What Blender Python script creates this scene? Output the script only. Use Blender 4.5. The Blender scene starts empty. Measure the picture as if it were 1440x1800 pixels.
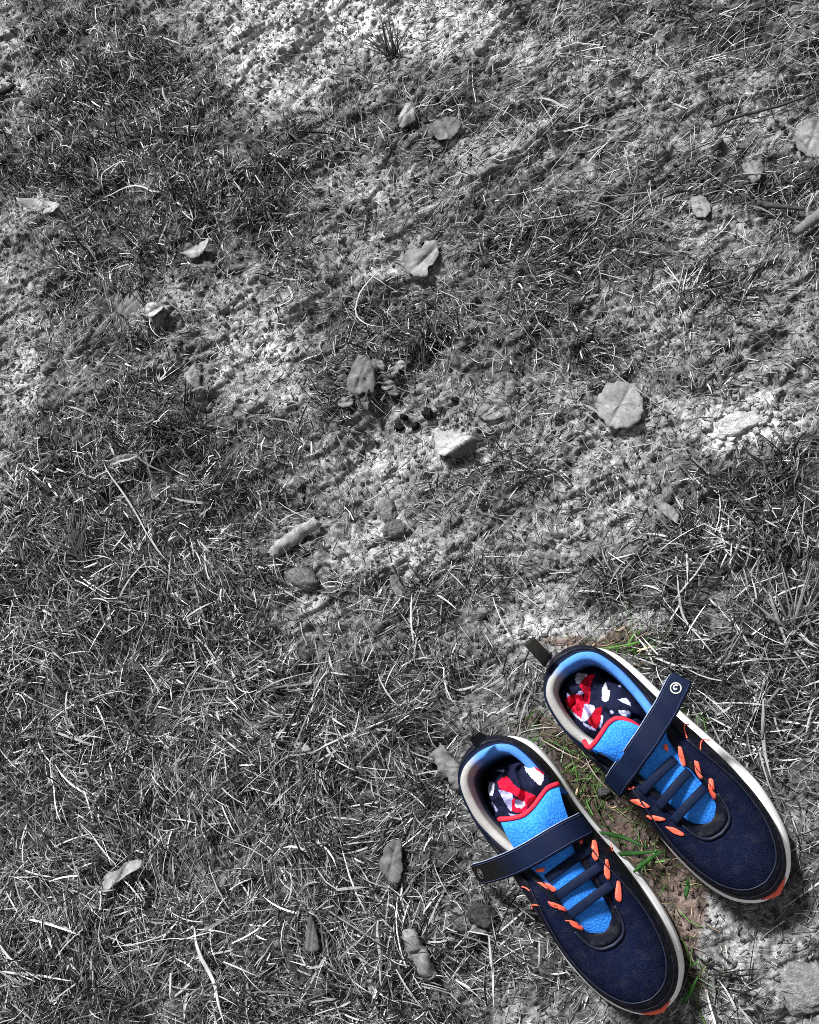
import bpy, bmesh, math, random
import numpy as np
from mathutils import Vector, Matrix, Quaternion
from mathutils.bvhtree import BVHTree

random.seed(7)
RNG = np.random.default_rng(11)
SC = bpy.context.scene
COL = SC.collection

# ------------------------------------------------------------------ camera, sky, sun, exposure
PW, PH = 1440.0, 1800.0            # photograph size used for measuring
FPX = 2200.0
NADIR = (1410.0, 1480.0)           # where the plumb line under the phone meets the photo
CAM_H = 0.915
cam_d = bpy.data.cameras.new('camera')
cam = bpy.data.objects.new('camera', cam_d)
COL.objects.link(cam)
cam_d.sensor_fit = 'HORIZONTAL'
cam_d.sensor_width = 36.0
cam_d.lens = 36.0 * FPX / PW
cam_d.clip_start = 0.02
cam_d.clip_end = 500.0
dn = Vector(((NADIR[0] - PW / 2) / FPX, -(NADIR[1] - PH / 2) / FPX, -1.0)).normalized()
cam_q = dn.rotation_difference(Vector((0, 0, -1)))
cam.rotation_mode = 'QUATERNION'
cam.rotation_quaternion = cam_q
cam.location = (0, 0, CAM_H)
SC.camera = cam
CAM_P = Vector((0, 0, CAM_H))

SUN_AZ, SUN_EL = math.radians(-34), math.radians(50)     # from the upper left of the picture
world = bpy.data.worlds.new('World')
SC.world = world
world.use_nodes = True
wn = world.node_tree.nodes
wl = world.node_tree.links
wn.clear()
w_out = wn.new('ShaderNodeOutputWorld')
w_bg = wn.new('ShaderNodeBackground')
w_sky = wn.new('ShaderNodeTexSky')
w_sky.sky_type = 'NISHITA'
w_sky.sun_disc = False
w_sky.sun_elevation = SUN_EL
w_sky.sun_rotation = SUN_AZ
w_hs = wn.new('ShaderNodeHueSaturation')                 # thin cloud: a colourless sky
w_hs.inputs['Saturation'].default_value = 0.0
wl.new(w_sky.outputs[0], w_hs.inputs['Color'])
wl.new(w_hs.outputs[0], w_bg.inputs['Color'])
w_bg.inputs['Strength'].default_value = 0.055
wl.new(w_bg.outputs[0], w_out.inputs[0])

sun_d = bpy.data.lights.new('sun', 'SUN')
sun_d.energy = 4.8
sun_d.angle = math.radians(9)
sun_d.color = (1.0, 0.995, 0.985)
sun = bpy.data.objects.new('sun', sun_d)
COL.objects.link(sun)
sdir = Vector((math.sin(SUN_AZ) * math.cos(SUN_EL), math.cos(SUN_AZ) * math.cos(SUN_EL), math.sin(SUN_EL)))
sun.rotation_mode = 'QUATERNION'
sun.rotation_quaternion = sdir.to_track_quat('Z', 'Y')
sun.location = sdir * 4

SC.view_settings.view_transform = 'Standard'
SC.view_settings.look = 'None'
SC.view_settings.exposure = 0.75
SC.view_settings.gamma = 1.0
SC.render.engine = 'CYCLES'
SC.cycles.max_bounces = 3
SC.cycles.diffuse_bounces = 1
SC.cycles.glossy_bounces = 2
SC.cycles.use_denoising = False
SC.cycles.filter_width = 0.9

# ------------------------------------------------------------------ measuring helpers
def ray(px, py):
    return (cam_q @ Vector(((px - PW / 2) / FPX, -(py - PH / 2) / FPX, -1.0))).normalized()

def at(px, py, z=0.0):
    d = ray(px, py)
    return CAM_P + d * ((z - CAM_H) / d.z)

_R = np.array(cam_q.to_matrix())
def to_px(x, y, z):
    v = np.stack([x, y, z - CAM_H], -1) @ _R          # camera space
    return PW / 2 + FPX * v[..., 0] / -v[..., 2], PH / 2 - FPX * v[..., 1] / -v[..., 2]

# ------------------------------------------------------------------ numpy noise
def _hash(ix, iy, seed):
    n = (ix.astype(np.int64) * 374761393 + iy.astype(np.int64) * 668265263 + seed * 974634533) & 0xFFFFFFFF
    n = ((n ^ (n >> 13)) * 1274126177) & 0xFFFFFFFF
    n = (n ^ (n >> 16)) & 0xFFFFFFFF
    return n / 4294967295.0

def vnoise(x, y, seed=0):
    x0 = np.floor(x); y0 = np.floor(y)
    fx = x - x0; fy = y - y0
    u = fx * fx * fx * (fx * (fx * 6 - 15) + 10); v = fy * fy * fy * (fy * (fy * 6 - 15) + 10)
    a = _hash(x0, y0, seed); b = _hash(x0 + 1, y0, seed)
    c = _hash(x0, y0 + 1, seed); d = _hash(x0 + 1, y0 + 1, seed)
    return (a + (b - a) * u) * (1 - v) + (c + (d - c) * u) * v      # 0..1

def fbm(x, y, seed=0, octv=3, gain=0.5):
    s = np.zeros_like(x); a = 1.0; t = 0.0; f = 1.0
    for o in range(octv):
        s += a * vnoise(x * f + 17.3 * o, y * f - 9.1 * o, seed + o); t += a
        a *= gain; f *= 2.03
    return s / t

def sstep(a, b, x):
    t = np.clip((x - a) / (b - a), 0, 1)
    return t * t * (3 - 2 * t)

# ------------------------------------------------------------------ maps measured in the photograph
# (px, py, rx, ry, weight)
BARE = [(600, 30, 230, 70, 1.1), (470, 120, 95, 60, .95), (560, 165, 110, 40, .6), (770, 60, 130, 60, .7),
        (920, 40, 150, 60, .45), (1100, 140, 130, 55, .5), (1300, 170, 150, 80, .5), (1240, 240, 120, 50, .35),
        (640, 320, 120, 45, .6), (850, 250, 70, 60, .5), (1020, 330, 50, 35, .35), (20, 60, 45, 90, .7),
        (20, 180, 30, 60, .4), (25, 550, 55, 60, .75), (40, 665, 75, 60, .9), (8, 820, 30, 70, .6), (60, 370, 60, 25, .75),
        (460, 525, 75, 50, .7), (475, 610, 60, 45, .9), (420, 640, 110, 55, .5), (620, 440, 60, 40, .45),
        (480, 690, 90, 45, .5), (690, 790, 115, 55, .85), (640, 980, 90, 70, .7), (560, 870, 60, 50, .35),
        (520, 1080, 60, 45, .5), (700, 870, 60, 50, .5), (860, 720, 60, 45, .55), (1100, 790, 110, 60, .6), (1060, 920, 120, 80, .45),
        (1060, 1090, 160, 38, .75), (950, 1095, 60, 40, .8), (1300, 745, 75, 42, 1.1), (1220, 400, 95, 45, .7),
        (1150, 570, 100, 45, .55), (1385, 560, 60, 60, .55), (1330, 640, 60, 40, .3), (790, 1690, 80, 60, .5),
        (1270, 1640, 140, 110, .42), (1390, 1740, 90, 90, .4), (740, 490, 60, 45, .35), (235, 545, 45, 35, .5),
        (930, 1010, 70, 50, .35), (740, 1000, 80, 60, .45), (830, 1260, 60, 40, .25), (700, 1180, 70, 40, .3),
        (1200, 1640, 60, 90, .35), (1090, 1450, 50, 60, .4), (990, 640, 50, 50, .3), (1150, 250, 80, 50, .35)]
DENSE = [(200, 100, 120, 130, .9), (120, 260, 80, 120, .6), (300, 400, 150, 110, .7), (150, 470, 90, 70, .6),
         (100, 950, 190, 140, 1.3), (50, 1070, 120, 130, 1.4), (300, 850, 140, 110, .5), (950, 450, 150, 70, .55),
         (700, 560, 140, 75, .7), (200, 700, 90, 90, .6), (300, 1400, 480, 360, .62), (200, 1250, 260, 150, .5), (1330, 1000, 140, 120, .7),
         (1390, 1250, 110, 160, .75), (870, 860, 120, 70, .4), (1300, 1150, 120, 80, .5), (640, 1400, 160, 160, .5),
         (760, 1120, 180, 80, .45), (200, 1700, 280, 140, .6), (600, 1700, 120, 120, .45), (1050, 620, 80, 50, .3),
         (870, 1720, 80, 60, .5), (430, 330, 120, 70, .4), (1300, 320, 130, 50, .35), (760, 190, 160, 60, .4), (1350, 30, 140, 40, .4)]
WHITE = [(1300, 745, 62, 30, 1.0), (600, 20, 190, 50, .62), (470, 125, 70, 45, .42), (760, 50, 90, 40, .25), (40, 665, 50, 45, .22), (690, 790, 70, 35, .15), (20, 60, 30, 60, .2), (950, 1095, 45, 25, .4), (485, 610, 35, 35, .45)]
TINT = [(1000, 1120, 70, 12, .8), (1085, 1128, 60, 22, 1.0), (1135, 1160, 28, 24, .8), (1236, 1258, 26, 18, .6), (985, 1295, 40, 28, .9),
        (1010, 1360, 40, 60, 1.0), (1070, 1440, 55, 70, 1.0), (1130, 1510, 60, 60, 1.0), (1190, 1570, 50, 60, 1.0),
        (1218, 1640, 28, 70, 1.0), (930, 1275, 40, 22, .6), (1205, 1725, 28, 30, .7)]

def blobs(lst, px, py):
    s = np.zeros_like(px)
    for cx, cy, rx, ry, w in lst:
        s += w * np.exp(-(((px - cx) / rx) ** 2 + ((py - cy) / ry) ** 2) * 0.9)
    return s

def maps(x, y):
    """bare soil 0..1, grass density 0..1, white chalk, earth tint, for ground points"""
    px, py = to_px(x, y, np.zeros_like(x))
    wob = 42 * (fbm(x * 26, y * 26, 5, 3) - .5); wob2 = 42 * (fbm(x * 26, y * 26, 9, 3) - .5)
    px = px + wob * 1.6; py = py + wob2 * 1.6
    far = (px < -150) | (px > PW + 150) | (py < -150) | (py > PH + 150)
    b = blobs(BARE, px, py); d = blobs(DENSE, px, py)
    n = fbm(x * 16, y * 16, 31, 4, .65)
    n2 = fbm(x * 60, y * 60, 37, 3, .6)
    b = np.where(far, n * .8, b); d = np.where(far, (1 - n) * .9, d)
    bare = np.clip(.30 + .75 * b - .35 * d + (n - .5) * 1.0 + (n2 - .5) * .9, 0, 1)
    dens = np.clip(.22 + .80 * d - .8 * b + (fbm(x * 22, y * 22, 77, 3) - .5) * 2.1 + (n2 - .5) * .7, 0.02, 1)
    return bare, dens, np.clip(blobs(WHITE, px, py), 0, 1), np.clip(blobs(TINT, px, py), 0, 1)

# shoe frames: heel and toe of the sole on the ground
SOLE_L = 0.215
def frame(heel, toe):
    h = at(*heel, 0.01); t = at(*toe, 0.015)
    d = (t - h); d.z = 0
    L = d.length; d.normalize()
    return h, d, L
FRAMES = {'B': frame((1006, 1162), (1368, 1570)), 'A': frame((873, 1308), (1168, 1774))}

OUT_LAT = [(-2, 0), (0.5, 11), (7, 21), (20, 28), (40, 31.5), (60, 33), (86, 35), (113, 38), (145, 41), (168, 38.5), (190, 31.5), (204, 21.5), (211.5, 12), (215, 0)]
OUT_MED = [(-2, 0), (0.5, 10), (8, 19), (20, 25), (40, 28), (65, 28), (90, 30), (120, 34.5), (150, 37), (178, 34.5), (197, 28), (208, 18.5), (213, 10), (215, 0)]

def catmull(pts, n):
    P = np.array(pts, float)
    P = np.vstack([2 * P[0] - P[1], P, 2 * P[-1] - P[-2]])
    out = []
    for i in range(1, len(P) - 2):
        for k in range(12):
            t = k / 12
            out.append(.5 * ((2 * P[i]) + (P[i + 1] - P[i - 1]) * t + (2 * P[i - 1] - 5 * P[i] + 4 * P[i + 1] - P[i + 2]) * t * t
                             + (3 * P[i] - P[i - 1] - 3 * P[i + 1] + P[i + 2]) * t ** 3))
    out.append(P[-2])
    out = np.array(out)
    s = np.concatenate([[0], np.cumsum(np.linalg.norm(np.diff(out, axis=0), axis=1))])
    q = np.linspace(0, s[-1], n)
    return np.stack([np.interp(q, s, out[:, k]) for k in range(out.shape[1])], -1)

def shoe_inside(x, y, grow=0.0):
    """True where a ground point is under a shoe"""
    res = np.zeros(np.shape(x), bool)
    for key, (h, d, L) in FRAMES.items():
        lx = (x - h.x) * d.x + (y - h.y) * d.y
        lat = (x - h.x) * d.y - (y - h.y) * d.x          # right-hand side positive
        if key == 'B':
            lat = -lat
        yy = lx * 1000 * SOLE_L / L
        ql = np.interp(yy, [p[0] for p in OUT_LAT], [p[1] for p in OUT_LAT], left=-99, right=-99)
        qm = np.interp(yy, [p[0] for p in OUT_MED], [p[1] for p in OUT_MED], left=-99, right=-99)
        res |= (lat * 1000 < ql + grow) & (lat * 1000 > -qm - grow) & (ql > -50)
    return res

def shoe_press(x, y):
    m = np.zeros(np.shape(x))
    for key, (h, d, L) in FRAMES.items():
        lx = (x - h.x) * d.x + (y - h.y) * d.y - L / 2
        lat = (x - h.x) * d.y - (y - h.y) * d.x
        r = np.sqrt((lx / (L / 2 + .01)) ** 2 + (lat / .05) ** 2)
        m = np.maximum(m, 1 - sstep(.95, 1.5, r))
    return m

def worley(x, y, seed):
    x0 = np.floor(x); y0 = np.floor(y)
    f1 = np.full(x.shape, 9.0); f2 = np.full(x.shape, 9.0); cid = np.zeros(x.shape)
    for i in (-1, 0, 1):
        for j in (-1, 0, 1):
            cx = x0 + i; cy = y0 + j
            h = _hash(cx, cy, seed)
            d = np.hypot(cx + h - x, cy + _hash(cx, cy, seed + 7) - y)
            lt = d < f1
            f2 = np.where(lt, f1, np.minimum(f2, d)); cid = np.where(lt, h, cid); f1 = np.where(lt, d, f1)
    return f1, f2 - f1, cid

def crust(x, y, bare):
    a = math.radians(27)
    wx = x + .010 * (fbm(x * 50, y * 50, 301, 2) - .5); wy = y + .010 * (fbm(x * 50, y * 50, 303, 2) - .5)
    xr = wx * math.cos(a) + wy * math.sin(a); yr = -wx * math.sin(a) + wy * math.cos(a)
    patchy = sstep(.42, .60, fbm(x * 13, y * 13, 305, 2))
    f, e, c = worley(xr * 30, yr * 44, 311)
    h = (.0030 * (c - .5)) * patchy * sstep(.0, .10, e) - .0045 * patchy * (1 - sstep(.015, .06, e))
    f, e, c = worley(wx * 170, wy * 170, 317)
    h = h + .0013 * np.maximum(c - .62, 0) * 2.5 * sstep(.0, .25, e) * (1 - .5 * bare)
    h = h + .0013 * (fbm(x * 330, y * 330, 323, 3, .65) - .5)
    h = h - .0018 * sstep(.83, .90, vnoise(xr * 190, yr * 420, 329))
    return h * (.42 + .7 * (1 - bare))

def height(x, y, fine=True):
    a = math.radians(27)
    xr = x * math.cos(a) + y * math.sin(a); yr = -x * math.sin(a) + y * math.cos(a)
    h = .022 * (fbm(x * 5.5, y * 5.5, 101, 2) - .5)
    h = h + .016 * (fbm(x * 17, y * 17, 111, 2) - .5)
    n = fbm(xr * 26, yr * 50, 121, 3) * 5.0                    # crusted ledges
    fl = np.floor(n); fr = n - fl
    h = h + .0036 * (fl + sstep(.32, .68, fr) - 2.5)
    if fine:
        h = h + .0018 * (fbm(xr * 90, yr * 170, 151, 3) - .5)
        pit = vnoise(x * 120, y * 120, 171)
        h = h - .0028 * sstep(.80, .9, pit)
    p = shoe_press(x, y)
    return h * (1 - .9 * p) - .001 * p

# ------------------------------------------------------------------ material helpers
def new_mat(name, rough=.9, spec=.2):
    m = bpy.data.materials.new(name); m.use_nodes = True
    b = m.node_tree.nodes['Principled BSDF']
    b.inputs['Roughness'].default_value = rough
    b.inputs['Specular IOR Level'].default_value = spec
    return m, m.node_tree.nodes, m.node_tree.links, b

def texco(nt, lk, scale, kind='Object'):
    tc = nt.new('ShaderNodeTexCoord'); mp = nt.new('ShaderNodeMapping')
    mp.inputs['Scale'].default_value = scale if hasattr(scale, '__len__') else (scale,) * 3
    lk.new(tc.outputs[kind], mp.inputs['Vector'])
    return mp.outputs['Vector']

def noise_node(nt, lk, vec, scale=1, detail=4, rough=.6):
    n = nt.new('ShaderNodeTexNoise'); n.inputs['Scale'].default_value = scale
    n.inputs['Detail'].default_value = detail; n.inputs['Roughness'].default_value = rough
    lk.new(vec, n.inputs['Vector'])
    return n.outputs['Fac']

def ramp(nt, lk, fac, stops):
    r = nt.new('ShaderNodeValToRGB')
    el = r.color_ramp.elements
    while len(el) < len(stops): el.new(.5)
    for e, (p, c) in zip(el, stops):
        e.position = p; e.color = (*(c if hasattr(c, '__len__') else (c,) * 3), 1)
    lk.new(fac, r.inputs['Fac'])
    return r.outputs['Color']

def mixc(nt, lk, fac, a, b, mode='MIX'):
    m = nt.new('ShaderNodeMix'); m.data_type = 'RGBA'; m.blend_type = mode
    for s, v in ((m.inputs[0], fac), (m.inputs[6], a), (m.inputs[7], b)):
        if isinstance(v, (int, float)): s.default_value = v
        elif isinstance(v, tuple): s.default_value = (*v, 1)
        else: lk.new(v, s)
    return m.outputs[2]

def bump(nt, lk, b, hgt, strength, dist):
    bp = nt.new('ShaderNodeBump'); bp.inputs['Strength'].default_value = strength
    bp.inputs['Distance'].default_value = dist
    lk.new(hgt, bp.inputs['Height']); lk.new(bp.outputs[0], b.inputs['Normal'])

def attr(nt, name='Col'):
    a = nt.new('ShaderNodeAttribute'); a.attribute_name = name
    return a.outputs['Color']

def plain(name, col, rough=.7, spec=.25, var=.25, vscale=300, bstr=.3, bdist=.0005, bscale=900, dirt=None):
    m, nt, lk, b = new_mat(name, rough, spec)
    v = texco(nt, lk, 1)
    f = noise_node(nt, lk, v, vscale, 4)
    lo = tuple(c * (1 - var) for c in col); hi = tuple(min(1, c * (1 + var)) for c in col)
    c = ramp(nt, lk, f, [(.3, lo), (.7, hi)])
    if dirt:
        dcol, amount = dirt
        d = noise_node(nt, lk, v, 130, 8, .75)
        dm = ramp(nt, lk, d, [(.52, 0.0), (.72, 1.0)])
        mm = nt.new('ShaderNodeMath'); mm.operation = 'MULTIPLY'; mm.inputs[1].default_value = amount
        lk.new(dm, mm.inputs[0])
        c = mixc(nt, lk, mm.outputs[0], c, dcol)
    lk.new(c, b.inputs['Base Color'])
    if bstr: bump(nt, lk, b, noise_node(nt, lk, v, bscale, 3), bstr, bdist)
    return m

def vcol_mat(name, rough=.85, spec=.15, var=.2, vscale=400, bstr=.4, bdist=.0006, bscale=700, detail=4, trans=0):
    m, nt, lk, b = new_mat(name, rough, spec)
    v = texco(nt, lk, 1)
    f = noise_node(nt, lk, v, vscale, detail)
    k = ramp(nt, lk, f, [(.25, 1 - var), (.75, 1 + var)])
    c = mixc(nt, lk, 1.0, attr(nt), k, 'MULTIPLY')
    lk.new(c, b.inputs['Base Color'])
    if bstr: bump(nt, lk, b, noise_node(nt, lk, v, bscale, 3), bstr, bdist)
    return m

# ------------------------------------------------------------------ mesh helpers
def mesh_obj(name, V, F, mat, parent=None, smooth=True, cols=None):
    me = bpy.data.meshes.new(name)
    me.from_pydata([tuple(v) for v in V], [], [tuple(f) for f in F])
    bm = bmesh.new(); bm.from_mesh(me)
    bmesh.ops.recalc_face_normals(bm, faces=bm.faces)
    bm.to_mesh(me); bm.free()
    if smooth: me.polygons.foreach_set('use_smooth', [True] * len(me.polygons))
    if cols is not None:
        a = me.attributes.new('Col', 'FLOAT_COLOR', 'POINT')
        c = np.ones((len(V), 4)); c[:, :3] = cols
        a.data.foreach_set('color', c.ravel())
    me.materials.append(mat)
    o = bpy.data.objects.new(name, me); COL.objects.link(o)
    if parent: o.parent = parent
    return o

def quad_mesh(name, V, quads, mat, cols=None, smooth=True):
    """numpy fast path"""
    me = bpy.data.meshes.new(name)
    n, q = len(V), len(quads)
    me.vertices.add(n); me.vertices.foreach_set('co', V.astype(np.float32).ravel())
    me.loops.add(q * 4); me.loops.foreach_set('vertex_index', quads.astype(np.int32).ravel())
    me.polygons.add(q); me.polygons.foreach_set('loop_start', np.arange(q, dtype=np.int32) * 4)
    if smooth: me.polygons.foreach_set('use_smooth', np.ones(q, bool))
    me.update(calc_edges=True)
    if cols is not None:
        a = me.attributes.new('Col', 'FLOAT_COLOR', 'POINT')
        c = np.ones((n, 4), np.float32); c[:, :3] = cols
        a.data.foreach_set('color', c.ravel())
    me.materials.append(mat)
    o = bpy.data.objects.new(name, me); COL.objects.link(o)
    return o

def tag(o, label, cat, group=None):
    o['label'] = label; o['category'] = cat
    if group: o['group'] = group
    return o

def grid_faces(nu, nv, wrap_u=False, wrap_v=False, off=0):
    F = []
    for i in range(nu if wrap_u else nu - 1):
        for j in range(nv if wrap_v else nv - 1):
            F.append((off + i * nv + j, off + i * nv + (j + 1) % nv, off + ((i + 1) % nu) * nv + (j + 1) % nv, off + ((i + 1) % nu) * nv + j))
    return F

def tube(path, r, sides=8, flat=1.0, up=None):
    """tube round a path; r number or list; flat squashes along up"""
    P = [Vector(p) for p in path]; n = len(P)
    V = []; F = []
    for i, p in enumerate(P):
        t = (P[min(i + 1, n - 1)] - P[max(i - 1, 0)]).normalized()
        u = Vector(up[i] if up is not None else (0, 0, 1))
        s = t.cross(u)
        if s.length < 1e-6: s = t.cross(Vector((1, 0, 0)))
        s.normalize(); u = s.cross(t).normalized()
        rr = r[i] if hasattr(r, '__len__') else r
        for k in range(sides):
            a = 2 * math.pi * k / sides
            V.append(p + s * (math.cos(a) * rr) + u * (math.sin(a) * rr * flat))
    F = grid_faces(n, sides, wrap_v=True)
    F.append(tuple(range(sides))); F.append(tuple((n - 1) * sides + k for k in range(sides)))
    return V, F

# ------------------------------------------------------------------ ground
def warp_axis(lo, hi, n, ext, next_):
    core = np.linspace(lo, hi, n)
    st = (hi - lo) / (n - 1)
    g = st * np.cumsum(np.geomspace(1.5, 4000, next_)); g = g / g[-1] * ext
    g = np.maximum(g, st * np.arange(1, next_ + 1))
    return np.concatenate([lo - g[::-1], core, hi + g])

cor = [at(x, y) for x in (-60, PW + 60) for y in (-60, PH + 60)]
X0, X1 = min(c.x for c in cor), max(c.x for c in cor)
Y0, Y1 = min(c.y for c in cor), max(c.y for c in cor)
gx = warp_axis(X0, X1, 640, 60, 26)
gy = warp_axis(Y0, Y1, 800, 60, 26)
GX, GY = np.meshgrid(gx, gy, indexing='ij')
GZ = height(GX, GY)
bare, dens, white, tint = maps(GX, GY)
GZ = GZ + crust(GX, GY, bare) * (1 - shoe_press(GX, GY))
near = np.clip(1 - (np.hypot(GX, GY) - 3) / 10, 0, 1)
GZ *= near
fine = fbm(GX * 260, GY * 260, 201, 3)
spk = vnoise(GX * 520, GY * 520, 207)
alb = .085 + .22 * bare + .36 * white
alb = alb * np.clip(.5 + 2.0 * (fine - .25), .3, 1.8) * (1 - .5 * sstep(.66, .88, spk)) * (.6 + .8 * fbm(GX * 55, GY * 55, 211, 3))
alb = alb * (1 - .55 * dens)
g3 = np.stack([alb] * 3, -1)
brown = np.stack([alb * .80, alb * .52, alb * .42], -1) * .55
tm = (sstep(.25, .8, tint) * .85)[..., None]
gcol = g3 * (1 - tm) + brown * tm
nx, ny = GX.shape
idx = np.arange(nx * ny).reshape(nx, ny)
Q = np.stack([idx[:-1, :-1], idx[1:, :-1], idx[1:, 1:], idx[:-1, 1:]], -1).reshape(-1, 4)
m_soil, nt, lk, b = new_mat('soil', .97, .08)
v = texco(nt, lk, 1)
k = ramp(nt, lk, noise_node(nt, lk, v, 620, 6, .75), [(.30, .35), (.5, .95), (.70, 1.7)])
lk.new(mixc(nt, lk, 1.0, attr(nt), k, 'MULTIPLY'), b.inputs['Base Color'])
bump(nt, lk, b, noise_node(nt, lk, v, 700, 6, .7), .6, .0014)
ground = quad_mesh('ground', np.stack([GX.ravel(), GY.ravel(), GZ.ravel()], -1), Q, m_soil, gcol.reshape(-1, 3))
ground['kind'] = 'structure'

# ------------------------------------------------------------------ grass
# where a leaf, clod or stick lies, the grass is pressed away: (px, py, rx, ry)
CLEAR = [(1090, 712, 46, 46), (800, 782, 40, 28), (740, 455, 34, 34), (1232, 362, 20, 20), (1325, 300, 26, 26), (1425, 242, 36, 36),
         (345, 440, 26, 18), (335, 660, 18, 22), (268, 545, 18, 16), (225, 535, 26, 30), (510, 935, 44, 32), (530, 1015, 34, 22), (685, 1515, 26, 44),
         (740, 1680, 30, 46), (785, 1350, 34, 42), (845, 1612, 32, 28), (1400, 1735, 60, 56), (215, 1540, 38, 28), (210, 805, 24, 12),
         (640, 665, 34, 44), (690, 660, 26, 26), (735, 205, 30, 26), (790, 232, 40, 24), (1415, 385, 30, 26), (545, 1650, 16, 28), (655, 1742, 14, 22),
         (690, 925, 26, 20), (1300, 745, 66, 34), (715, 740, 40, 16), (850, 92, 18, 18), (530, 1315, 18, 12), (1010, 285, 40, 24), (860, 720, 30, 26), (1170, 900, 22, 16)]
m_grass, nt, lk, b = new_mat('grass_blades', .6, .3)
lk.new(attr(nt), b.inputs['Base Color'])

def blades(name, n, kind, label, clump=None):
    mx, my = .10, .10
    N = int(n * 3.2)
    x = RNG.uniform(X0 - mx, X1 + mx, N); y = RNG.uniform(Y0 - my, Y1 + my, N)
    if clump:                                             # roots gathered in tufts
        nc = N // clump
        cx = RNG.uniform(X0 - mx, X1 + mx, nc); cy = RNG.uniform(Y0 - my, Y1 + my, nc)
        ci = RNG.integers(0, nc, N)
        x = cx[ci] + RNG.normal(0, .007, N); y = cy[ci] + RNG.normal(0, .007, N)
        caz = RNG.uniform(0, 2 * math.pi, nc)[ci]
    bare, dens, white, tint = maps(x, y)
    if kind == 'straw': p = .10 + 1.0 * dens - .34 * bare
    elif kind == 'thatch': p = .48 + .6 * dens - .18 * bare
    elif kind == 'thread': p = np.full(N, .30) - .15 * bare
    elif kind == 'green': p = 1.5 * (dens - .34)
    px, py = to_px(x, y, np.zeros_like(x))
    p = p * (1 - .92 * sstep(.45, .9, white))
    if kind == 'straw': p = p * (.60 + .40 * sstep(900, 1250, py))
    keep = (RNG.uniform(0, 1, N) < np.clip(p, 0.0, 1)) & ~shoe_inside(x, y, -1.0)
    ii = np.nonzero(keep)[0][:n]
    x, y, px, py, tint, dens, bare = x[ii], y[ii], px[ii], py[ii], tint[ii], dens[ii], bare[ii]
    N = len(x)
    az = RNG.uniform(0, 2 * math.pi, N)
    tl = sstep(500, 100, px) * sstep(700, 200, py)        # upper left: tufts leaning up and away
    tr = sstep(600, 900, px) * sstep(620, 300, py)        # upper right: combed along a diagonal
    flow = 2 * math.pi * 1.5 * fbm(x * 11, y * 11, 61, 2)                # grass lies combed in patches
    az = np.where(RNG.uniform(0, 1, N) < .62, flow + RNG.normal(0, .55, N) + math.pi * RNG.integers(0, 2, N), az)
    az = np.where(RNG.uniform(0, 1, N) < .7 * tl, RNG.normal(2.15, .45, N), az)
    az = np.where(RNG.uniform(0, 1, N) < .55 * tr, RNG.normal(.5, .35, N) + math.pi * RNG.integers(0, 2, N), az)
    g = RNG.uniform(0, 1, N)
    if kind == 'straw':
        seg = 4; ln = RNG.gamma(2.4, .0064, N) * (.62 + .55 * sstep(600, 1300, py)); wd = .00018 + .0011 * RNG.uniform(0, 1, N) ** 2.2 + .0006 * (RNG.uniform(0, 1, N) > .93)
        e0 = RNG.uniform(-.1, .5, N); de = -RNG.uniform(.05, .35, N); daz = RNG.normal(0, .09, N) * (1 + 2 * (RNG.uniform(0, 1, N) > .85)); lift = RNG.uniform(.0003, .008, N) * (.15 + dens)
        val = .006 + .60 * g ** 2.5 + .2 * (g > .96)
    elif kind == 'thatch':
        seg = 2; ln = RNG.gamma(3, .0028, N); wd = RNG.uniform(.0002, .0006, N)
        e0 = RNG.normal(.1, .3, N); de = RNG.normal(-.1, .2, N); daz = RNG.normal(0, .35, N); lift = RNG.uniform(0, .003, N)
        val = .005 + .50 * g ** 2.7
    elif kind == 'thread':                                # fine wandering roots and runners on the soil
        seg = 8; ln = RNG.gamma(3.5, .0095, N); wd = RNG.uniform(.0002, .00042, N)
        e0 = RNG.normal(.05, .1, N); de = np.zeros(N); daz = RNG.normal(0, .16, N); lift = RNG.uniform(.0003, .003, N)
        val = np.where(g < .45, .006 + .02 * g, .12 + .5 * (g - .45))
    else:
        if clump: az = np.where(RNG.uniform(0, 1, N) < .6, caz[ii] + RNG.normal(0, .6, N), az)
        seg = 4; ln = RNG.gamma(5, .0038, N); wd = RNG.uniform(.0004, .0014, N)
        e0 = RNG.uniform(.3, 1.25, N); de = -RNG.uniform(.15, .50, N); daz = RNG.normal(0, .15, N); lift = np.zeros(N)
        val = .004 + .09 * g ** 2.4
    ln = np.minimum(ln, .075)
    if kind == 'thatch': ln = ln * (1 + .9 * tr)
    pos = np.stack([x, y, height(x, y) - .0012 + lift], -1)
    pts = [pos]; azs = [az]
    st = ln / seg
    for k in range(seg):
        e = e0 + de * k; a = az + daz * k + (RNG.normal(0, .38, N) if kind == 'thread' else 0)
        d = np.stack([np.cos(a) * np.cos(e), np.sin(a) * np.cos(e), np.sin(e)], -1)
        q = pts[-1] + d * st[:, None]
        q[:, 2] = np.maximum(q[:, 2], height(q[:, 0], q[:, 1]) + lift * .7 + .0002)
        pts.append(q); azs.append(a + daz)
    inside = np.zeros(N, bool)
    for q in pts[1:]: inside |= shoe_inside(q[:, 0], q[:, 1], -2.5)
    ok = ~inside
    q = pts[len(pts) // 2]; qx, qy = to_px(q[:, 0], q[:, 1], q[:, 2]); luck = RNG.uniform(0, 1, N)
    for cx, cy, rx, ry in CLEAR:
        ok &= ~((((qx - cx) / rx) ** 2 + ((qy - cy) / ry) ** 2 < 1) & (luck < .68))
    tw = RNG.uniform(-1.0, 1.0, N)
    verts = []
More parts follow.
